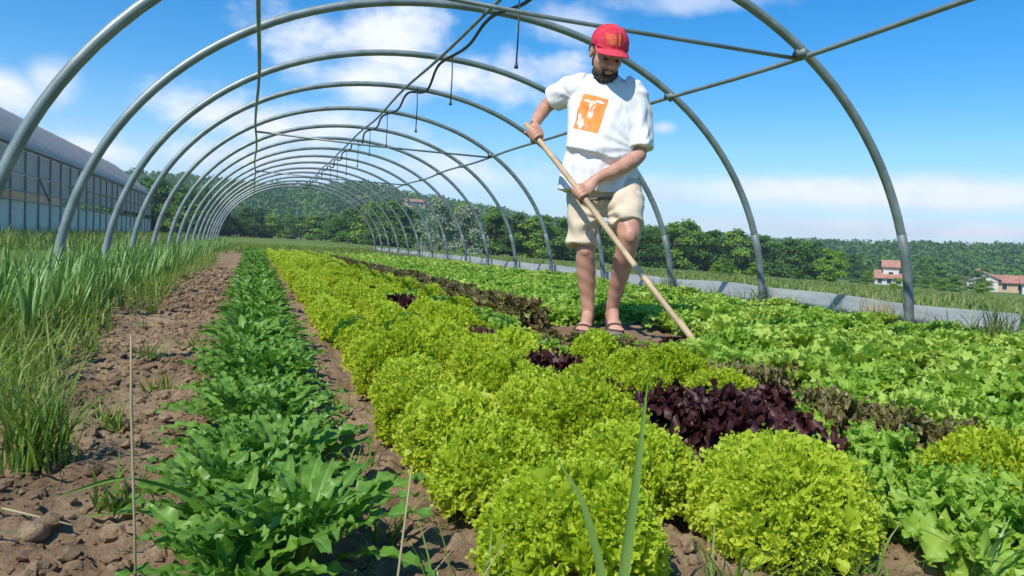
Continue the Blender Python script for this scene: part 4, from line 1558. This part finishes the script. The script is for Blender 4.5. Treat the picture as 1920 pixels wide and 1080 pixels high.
# legs
body.limb([(-.155, .0, .82), (-.168, .02, .66), (-.160, .045, .49), (-.157, .045, .45), (-.150, .005, .34), (-.135, -.015, .20), (-.124, -.012, .085), (-.122, -.005, .05)], [.080, .076, .058, .055, .055, .041, .033, .034], 18)
body.limb([(.015, .02, .82), (.055, .12, .70), (.075, .205, .57), (.072, .205, .52), (.045, .105, .38), (.022, .04, .25), (.004, -.002, .135), (.004, .0, .09)], [.080, .080, .062, .057, .056, .042, .034, .034], 18)
body.ball((-.158, .085, .47), (.032, .022, .038))
body.ball((.078, .250, .555), (.034, .022, .040))


def foot(b, heel, toe, lift=0):
    heel, toe = np.asarray(heel, float), np.asarray(toe, float)
    d_ = toe-heel
    L_ = np.linalg.norm(d_)
    d_ /= L_
    sd_ = np.cross(np.array([0, 0, 1.0]), d_)
    b.limb([heel+d_*-.01+np.array([0, 0, .012]), heel+d_*.05*1+np.array([0, 0, .020]), heel+d_*L_*.55+np.array([0, 0, .012]), heel+d_*L_*.78, heel+d_*L_*.90],
           [(.026, .026), (.033, .038), (.040, .026), (.044, .019), (.036, .014)], 14, flat=fz(sd_)[0])
    b.limb([heel+d_*.04+np.array([0, 0, .06]), heel+d_*.10+np.array([0, 0, .03]), heel+d_*.15+np.array([0, 0, .01])], [.034, .032, .026], 12)
    for i in range(5):
        s_ = (i-2)*.0165
        b.ball(heel+d_*(L_*(.97-.025*abs(i-.6)))+sd_*s_+np.array([0, 0, -.003]), (.0095, .013, .009) if i else (.012, .016, .011))


FR = ((-.122, -.045, .040), (-.150, .185, .040))
FL = ((.004, -.040, .085), (.036, .175, .048))
foot(body, *FR)
foot(body, *FL)
# trunk under the clothes
body.limb([(-.075, .0, .78), (-.085, .01, .95), (-.095, .0, 1.15), (-.105, -.01, 1.32), (-.108, -.02, 1.42)], [(.12, .09), (.13, .10), (.145, .10), (.14, .085), (.08, .06)], 20, flat=(1, 0, 0))
body.limb([(-.108, -.03, 1.38), (-.106, .01, 1.44), hp(0, -.02, -.03)], [.062, .056, .056], 14)
# arms
WR = np.array([-.480, .062, 1.155])
CR = hoe_at(.058)
body.limb([(-.255, -.01, 1.370), (-.345, -.06, 1.345), (-.430, -.105, 1.290), (-.446, -.09, 1.262), (-.466, -.02, 1.21), WR], [.048, .047, .041, .040, .037, .027], 16)
hand(body, CR, WR, (0, 1, 0), 1)
CL = hoe_at(.345)
WL_ = np.array([-.115, .245, .848])
body.limb([(.055, .0, 1.36), (.085, .02, 1.20), (.108, .07, 1.03), (.104, .09, .99), (.01, .175, .915), WL_], [.050, .052, .045, .044, .041, .028], 16)
hand(body, CL, WL_, (0, 1, .3), -1)
# head
body.ball(hp(0, -.012, .035), np.array([.076, .096, .088])*HS, HM)
body.ball(hp(0, .022, -.030), np.array([.066, .070, .082])*HS, HM)
body.ball(hp(0, .048, -.082), np.array([.044, .038, .034])*HS, HM)
body.ball(hp(0, .083, .022), np.array([.050, .016, .012])*HS, HM)
for s_ in (-1, 1):
    body.ball(hp(.034*s_, .074, -.018), np.array([.022, .016, .016])*HS, HM)
    body.ball(hp(.077*s_, -.012, -.005), np.array([.010, .020, .031])*HS, HM)
body.limb([hp(0, .084, .016), hp(0, .103, -.008), hp(0, .116, -.026)], [.009*HS, .0125*HS, .0150*HS], 8)
for s_ in (-1, 1):
    body.ball(hp(.011*s_, .098, -.029), np.array([.009, .010, .008])*HS, HM)
body.ball(hp(0, .092, -.052), np.array([.024, .010, .006])*HS, HM)
body.ball(hp(0, .090, -.062), np.array([.021, .011, .007])*HS, HM)


def skin_post(co, no, me):
    return co + no*(.0012*np.sin(co[:, 2:3]*90+co[:, :1]*50))


ROOT = Vector((1.92, 3.85, 0))
vdir = np.array([1.92, 3.85])/math.hypot(1.92, 3.85)
man = link('person', fuse(body, 'person', m_skin, .0058, 3, .5, skin_post))
man.matrix_world = Matrix(((vdir[1], vdir[0], 0, ROOT.x), (-vdir[0], vdir[1], 0, ROOT.y), (0, 0, 1, 0), (0, 0, 0, 1)))
tag(man, 'man in red cap, white shirt and beige shorts hoeing the lettuce bed', 'person')

# shirt
m_shirt, t, p, _ = mat_new('white_cotton_print')
at = t.add('ShaderNodeAttribute', attribute_name='print')
sp = t.add('ShaderNodeSeparateXYZ')
t.put(sp.inputs[0], at.outputs['Vector'])
u_, v_, w_ = sp.outputs


def inside(x, lo, hi, e=.04):
    return t.math('MULTIPLY', t.smooth(x, lo-e, lo+e), t.smooth(x, hi+e, hi-e))


def disc(cx, cy, rx, ry, e=.25):
    dx = t.math('DIVIDE', t.math('SUBTRACT', u_, cx), rx)
    dy = t.math('DIVIDE', t.math('SUBTRACT', v_, cy), ry)
    d_ = t.math('ADD', t.math('MULTIPLY', dx, dx), t.math('MULTIPLY', dy, dy))
    return t.smooth(d_, 1+e, 1-e)


sq = t.math('MULTIPLY', inside(u_, -1, 1), inside(v_, -1, 1))
sq = t.math('MULTIPLY', sq, t.smooth(w_, .1, .3))
pn = t.noise(at.outputs['Vector'], 2.6, 5, .6)
fig = disc(-.02, .44, .24, .28)
for q in (disc(-.02, -.02, .20, .30), disc(-.52, .62, .28, .07), disc(.46, .74, .36, .07), disc(-.55, -.58, .30, .22), disc(-.25, -.78, .40, .16), disc(-.72, -.30, .12, .16)):
    fig = t.math('MAXIMUM', fig, q)
fig = t.math('MULTIPLY', fig, t.smooth(pn, .36, .54))
fig = t.math('SUBTRACT', fig, disc(-.02, .30, .07, .09), True)
worn = t.math('MULTIPLY', sq, t.math('SUBTRACT', 1.0, fig))
tcs = t.add('ShaderNodeTexCoord').outputs['Object']
wcol = t.mix(t.smooth(t.noise(tcs, 7, 4, .6), .3, .7), (0.76, 0.755, 0.75), (0.83, 0.82, 0.81))
t.put(p.inputs['Base Color'], t.mix(worn, wcol, t.mix(t.smooth(pn, .3, .7), (0.82, 0.25, 0.055), (0.86, 0.33, 0.10))))
p.inputs['Roughness'].default_value = 0.9
p.inputs['Specular IOR Level'].default_value = 0.15
bp = t.add('ShaderNodeBump')
bp.inputs['Strength'].default_value = 0.45
bp.inputs['Distance'].default_value = 0.022
mpn = t.add('ShaderNodeMapping')
mpn.inputs['Rotation'].default_value = (0, R(18), 0)
mpn.inputs['Scale'].default_value = (1, 1, .38)
t.put(mpn.inputs[0], tcs)
t.put(bp.inputs['Height'], t.noise(mpn.outputs[0], 17, 3, .5))
t.l.new(bp.outputs[0], p.inputs['Normal'])

sh = Body()
sh.limb([(-.112, .030, .785), (-.108, .028, .86), (-.100, .035, .95), (-.095, .040, 1.03), (-.096, .030, 1.12), (-.100, .012, 1.22), (-.106, .0, 1.31), (-.108, -.012, 1.38), (-.108, -.018, 1.425), (-.107, -.008, 1.455)],
        [(.225, .150), (.217, .150), (.206, .152), (.198, .155), (.196, .150), (.198, .140), (.200, .125), (.176, .108), (.128, .088), (.080, .072)], 28, flat=(1, 0, 0))
sh.limb([(-.20, -.01, 1.365), (-.285, -.03, 1.365), (-.345, -.06, 1.345), (-.392, -.085, 1.318)], [(.098, .098), (.096, .088), (.086, .078), (.080, .074)], 18, flat=(0, 1, .2))
sh.limb([(.0, -.005, 1.35), (.055, .01, 1.325), (.083, .03, 1.20), (.098, .05, 1.10), (.102, .06, 1.035)], [(.10, .10), (.105, .098), (.092, .085), (.088, .083), (.092, .086)], 18, flat=(0, 1, 0))


def shirt_post(co, no, me):
    x, f, z = co[:, 0], -co[:, 1], co[:, 2]
    front = np.clip(-no[:, 1]*1.4, 0, 1)
    # blousing over the belly
    z0 = 1.035-.24*(x+.30)-.9*np.clip(x+.08, 0, 1)**2
    dl = z-z0
    win = np.clip((x+.33)/.06, 0, 1)*np.clip((.06-x)/.08, 0, 1)*front
    d_ = win*np.where(dl > 0, .020*np.exp(-(dl/.085)**2), .020*np.exp(-(dl/.016)**2)-.013*np.exp(-((dl+.035)/.035)**2))*(1-.55*np.clip((x+.12)/.12, 0, 1))
    # hanging folds below it
    low = np.clip((z0-z)/.05, 0, 1)*np.clip((x+.36)/.05, 0, 1)
    d_ += low*.0075*np.sin(x*58+1.2*np.sin(z*7)+f*10)*(.4+.6*front)
    # pulls from the armpits
    ra = np.hypot(x+.27, z-1.30)
    d_ += .0035*np.sin(np.arctan2(z-1.30, x+.27)*10)*np.exp(-((ra-.14)/.09)**2)
    rb = np.hypot(x-.02, z-1.30)
    d_ += .0045*np.sin(np.arctan2(z-1.34, x-.02)*9+1)*np.exp(-((rb-.17)/.10)**2)
    # sleeve folds
    slv_ = np.clip((x-.03)/.05, 0, 1)*np.clip((z-1.0)/.05, 0, 1)
    d_ += slv_*np.clip((1.30-z)/.08, 0, 1)*.0065*np.sin(x*62-f*35+z*9)
    d_ += .0024*np.sin(np.arctan2(z-1.02, x-.10)*16+2)*np.exp(-((np.hypot(x-.10, z-1.02)-.16)/.09)**2)*front*1.6
    d_ += .0028*np.sin(x*30+2*np.sin(z*13))*np.sin(z*22+2*np.sin(f*17))
    co = co+no*d_[:, None]
    cr = 1-np.abs(np.sin(x*34-f*20+z*16+1.5*np.sin(z*11)))
    d_ += slv_*.010*cr**3
    cr = 1-np.abs(np.sin((x+.30)*20-z*14+1.2*np.sin(x*15)))
    d_ += np.clip((x+.02)/.06, 0, 1)*np.clip((1.30-z)/.1, 0, 1)*(1-slv_)*.009*cr**3
    cr = 1-np.abs(np.sin(x*9+z*17+.8*np.sin(x*22)))
    d_ += front*np.clip((1.20-z)/.12, 0, 1)*np.clip((z-1.0)/.05, 0, 1)*.007*cr**4
    # print coordinates
    ux, uz, vx, vz = .070, -.020, .0235, .098
    dx, dz = x+.165, z-1.208
    det = ux*vz-uz*vx
    U, W_ = (dx*vz-dz*vx)/det, (ux*dz-uz*dx)/det
    at_ = me.attributes.new('print', 'FLOAT_VECTOR', 'POINT')
    at_.data.foreach_set('vector', np.stack([U, W_, -no[:, 1]], 1).astype(np.float32).ravel())
    return co


shirt = link('t_shirt', fuse(sh, 't_shirt', m_shirt, .0062, 4, .5, shirt_post), man)

# shorts
so_ = Body()
so_.limb([(-.085, .005, .60+.06), (-.085, .01, .72), (-.085, .012, .82), (-.09, .015, .90)], [(.15, .10), (.185, .125), (.19, .135), (.18, .13)], 22, flat=(1, 0, 0))
so_.limb([(-.175, .0, .80), (-.178, .012, .70), (-.182, .030, .58), (-.182, .042, .495)], [(.105, .115), (.100, .105), (.086, .090), (.083, .086)], 20, flat=(1, 0, 0))
so_.limb([(.01, .015, .82), (.035, .075, .74), (.055, .135, .665), (.066, .172, .605)], [(.118, .12), (.112, .115), (.098, .105), (.090, .098)], 20, flat=(1, 0, 0))


def shorts_post(co, no, me):
    x, f, z = co[:, 0], -co[:, 1], co[:, 2]
    d_ = .005*np.sin(z*48+x*22+2*np.sin(x*19))*np.clip((.80-z)/.1, 0, 1)+.004*np.sin(x*55+z*30+f*20)
    rc = np.hypot(x+.08, z-.66)
    d_ += .007*np.sin(np.arctan2(z-.66, x+.08)*9)*np.exp(-((rc-.09)/.07)**2)
    hem = np.exp(-((z-.515)/.006)**2)*(x < -.07)
    return co+no*(d_+.003*hem)[:, None]


shorts = link('shorts', fuse(so_, 'shorts', m_short, .0085, 3, .5, shorts_post), man)
po = Body().limb([(-.02, .150, .775), (.04, .155, .760), (.105, .115, .765), (.13, .07, .77)], [(.030, .030), (.045, .036), (.046, .036), (.03, .03)], 14, flat=(0, 0, 1))
link('pouch', fuse(po, 'pouch', m_pouch, .006, 3, .5, lambda co, no, me: co+no*(.004*np.sin(co[:, :1]*70+co[:, 2:]*40))), man)
link('belt', MB().tube(fz([(-.16, .135, .742), (-.12, .150, .748), (-.06, .158, .756), (-.03, .158, .758)]), .008, 8).build('belt', m_sole), man)

# sandals
for heel, toe in (FR, FL):
    heel, toe = np.array(heel), np.array(toe)
    d_ = (toe-heel)/np.linalg.norm(toe-heel)
    L_ = np.linalg.norm(toe-heel)
    sd_ = np.cross(np.array([0, 0, 1.0]), d_)
    b_ = Body().limb([heel-d_*.035-np.array([0, 0, .020]), heel+d_*.05-np.array([0, 0, .020]), heel+d_*L_*.6-np.array([0, 0, .020]), heel+d_*L_*.85-np.array([0, 0, .022]), heel+d_*(L_+.022)-np.array([0, 0, .022])],
                     [(.026, .011), (.036, .013), (.040, .012), (.050, .011), (.030, .009)], 16, flat=fz(sd_)[0])
    sdl = link('sandal', b_.build('sandal', m_sole), man)
    for tt_, wd_, hh_, r2 in ((.20, .040, .085, .009), (.48, .044, .042, .012), (.76, .051, .024, .011)):
        c = heel+d_*L_*tt_
        arc = [c+sd_*wd_*math.cos(a_)*1.02+np.array([0, 0, -.014])+np.array([0, 0, hh_+.012])*math.sin(a_)+d_*.01*math.sin(a_) for a_ in np.linspace(0, PI, 13)]
        V, F, T = tube(fz(arc), np.tile([[r2, .0035]], (13, 1)), 8, True, flat=fz(d_)[0])
        mb_ = MB().add(V, F)
        link('strap', mb_.build('strap', m_sand), sdl)
    c = heel+np.array([0, 0, .035])
    arc = [c+sd_*.034*math.cos(a_)-d_*.036*math.sin(a_)+d_*.02 for a_ in np.linspace(0, PI, 11)]
    link('strap', MB().tube(fz(arc), .007, 8).build('strap', m_sand), sdl)

# beard and hair
be = Body()
be.ball(hp(0, .054, -.094), np.array([.046, .040, .042])*HS, HM)
be.ball(hp(0, .088, -.049), np.array([.027, .012, .008])*HS, HM)
for s_ in (-1, 1):
    be.ball(hp(.046*s_, .040, -.078), np.array([.018, .030, .028])*HS, HM)
    be.ball(hp(.062*s_, .012, -.030), np.array([.010, .014, .034])*HS, HM)
    be.ball(hp(.029*s_, .078, -.070), np.array([.010, .014, .018])*HS, HM)


def beard_post(co, no, me):
    q = co*260
    return co+no*(.0035*np.sin(q[:, 0]+2*np.sin(q[:, 2]*.7))*np.sin(q[:, 1]+q[:, 2]*.8))[:, None]


link('beard', fuse(be, 'beard', m_hair, .0055, 2, .5, beard_post), man)
ha = Body()
for s_ in (-1, 1):
    ha.ball(hp(.068*s_, -.035, .012), np.array([.016, .045, .040])*HS, HM)
ha.ball(hp(0, -.080, .0), np.array([.062, .034, .058])*HS, HM)
link('hair', fuse(ha, 'hair', m_hair, .006, 2, .5, beard_post), man)
for s_ in (-1, 1):
    link('eye', Body().ball(hp(.030*s_, .083, -.001), np.array([.010, .007, .006])*HS, HM).build('eye', m_hair), man)

# cap
m_cap, t, p, _ = mat_new('red_cap')
at = t.add('ShaderNodeAttribute', attribute_name='badge')
sp = t.add('ShaderNodeSeparateXYZ')
t.put(sp.inputs[0], at.outputs['Vector'])
u_, v_, w_ = sp.outputs
tcc = t.add('ShaderNodeTexCoord').outputs['Object']
red = t.mix(t.smooth(t.noise(tcc, 22, 4, .6), .3, .7), (0.56, 0.035, 0.065), (0.70, 0.065, 0.10))
front_ = t.smooth(w_, .1, .25)
gold = t.math('MULTIPLY', t.math('MULTIPLY', inside(u_, -.95, .10, .12), inside(v_, -.75, .55, .15)), front_)
gold = t.math('MULTIPLY', gold, t.smooth(t.noise(at.outputs['Vector'], 3.5, 3, .6), .32, .50))
bars = t.math('MULTIPLY', t.math('MAXIMUM', inside(u_, -.02, .16, .05), inside(u_, .42, .66, .05)), inside(v_, -.75, .80, .08))
bars = t.math('MULTIPLY', bars, front_)
gold2 = t.math('MULTIPLY', t.math('MULTIPLY', inside(u_, .16, .42, .05), inside(v_, -.70, .70, .1)), front_)
c0 = t.mix(t.math('MULTIPLY', t.math('MAXIMUM', gold, gold2), .42), red, (0.74, 0.30, 0.06))
t.put(p.inputs['Base Color'], t.mix(t.math('MULTIPLY', bars, .65), c0, (0.10, 0.022, 0.018)))
p.inputs['Roughness'].default_value = 0.95
p.inputs['Specular IOR Level'].default_value = 0.1
bp = t.add('ShaderNodeBump')
bp.inputs['Strength'].default_value = 0.5
bp.inputs['Distance'].default_value = 0.006
t.put(bp.inputs['Height'], t.noise(tcc, 28, 5, .6))
t.l.new(bp.outputs[0], p.inputs['Normal'])
cp = Body()
cp.ball(hp(0, -.012, .052), np.array([.092, .110, .084])*HS, HM)
cp.limb([hp(-.083, .050, .048), hp(-.045, .088, .048), hp(0, .100, .048), hp(.045, .088, .048), hp(.083, .050, .048)], [.006, .006, .006, .006, .006], 8)


def cap_post(co, no, me):
    q = (co-HC) @ HM/HS
    # flatten what is under the rim so the crown ends at the brow
    low = q[:, 2] < .038
    q[low, 2] = .038+(q[low, 2]-.038)*.06
    an = np.arctan2(q[:, 0], q[:, 1])
    seam = sum(np.exp(-((an-s_)/.03)**2) for s_ in np.arange(-3, 4)*PI/3)
    co2 = HC + (q*HS) @ HM.T
    co2 = co2 - no*(.0018*seam)[:, None] + no*(.0015*np.sin(an*9)*np.clip(.1-q[:, 2], 0, .1)*10)[:, None]
    at_ = me.attributes.new('badge', 'FLOAT_VECTOR', 'POINT')
    at_.data.foreach_set('vector', np.stack([-q[:, 0]/.050, (q[:, 2]-.094)/.030, (no @ HM)[:, 1]], 1).astype(np.float32).ravel())
    return co2


cap = link('cap', fuse(cp, 'cap', m_cap, .0055, 3, .5, cap_post), man)
nu, nv = 25, 9
V = []
for top in (0, 1):
    for i in range(nu):
        th = -1.12+2.24*i/(nu-1)
        for j in range(nv):
            k = j/(nv-1)
            r0 = np.array([math.sin(th)*.090, math.cos(th)*.100-.010])
            r1 = np.array([math.sin(th*.93)*.094, .040+math.cos(th)*.130-.010])
            q = r0*(1-k)+r1*k
            V.append(HC+HM @ np.array([q[0], q[1], .052-.012*k-.022*(q[0]/.09)**2+.004*top])*HS)
gf = grid_faces(nu, nv)
nb = nu*nv
e1 = np.arange(nu-1)*nv+nv-1
rimf = np.stack([e1, e1+nv, e1+nv+nb, e1+nb], 1)
m_red = plain('red_cotton', (0.62, 0.045, 0.08), 0.85, var=0.12, scale=30)
link('brim', mesh_data('brim', np.array(V), [np.concatenate([gf, gf[:, ::-1]+nb, rimf])], m_red), cap)

# the hoe he holds
hoe = bpy.data.objects.new('hoe', None)
COL.objects.link(hoe)
hoe.matrix_world = man.matrix_world.copy()
tag(hoe, 'long wooden handled hoe held in both hands, blade in the bed', 'hoe')
Tn = np.linspace(0, .965, 14)
P = fz(np.stack([hoe_at(q)+np.array([.004*math.sin(q*7), 0, .004*math.sin(q*5)]) for q in Tn]))
link('handle', MB().tube(P, np.interp(Tn, [0, .5, 1], [.0150, .0160, .0140]), 12).build('handle', m_wood), hoe)
q0, q1, q2 = hoe_at(.80), hoe_at(.965), hoe_at(.995)
link('ferrule', MB().tube(fz([hoe_at(.90), q1, q2]), [.0155, .0165, .010], 12).build('ferrule', m_wood), hoe)
bl = MB()
bd = np.array([.25, -.55, -.80])
bd = bd/np.linalg.norm(bd)
sx = np.cross(bd, hv)
sx /= np.linalg.norm(sx)
nrm = np.cross(sx, bd)
V = []
for th in (-.0018, .0018):
    for wv, lv in ((-.022, -.01), (.022, -.01), (.07, .10), (-.07, .10)):
        V.append(q2+sx*wv+bd*lv+nrm*th)
bl.add(fz(V), [(0, 1, 2, 3), (4, 7, 6, 5), (0, 4, 5, 1), (1, 5, 6, 2), (2, 6, 7, 3), (3, 7, 4, 0)])
link('blade', bl.build('blade', m_iron, False), hoe)
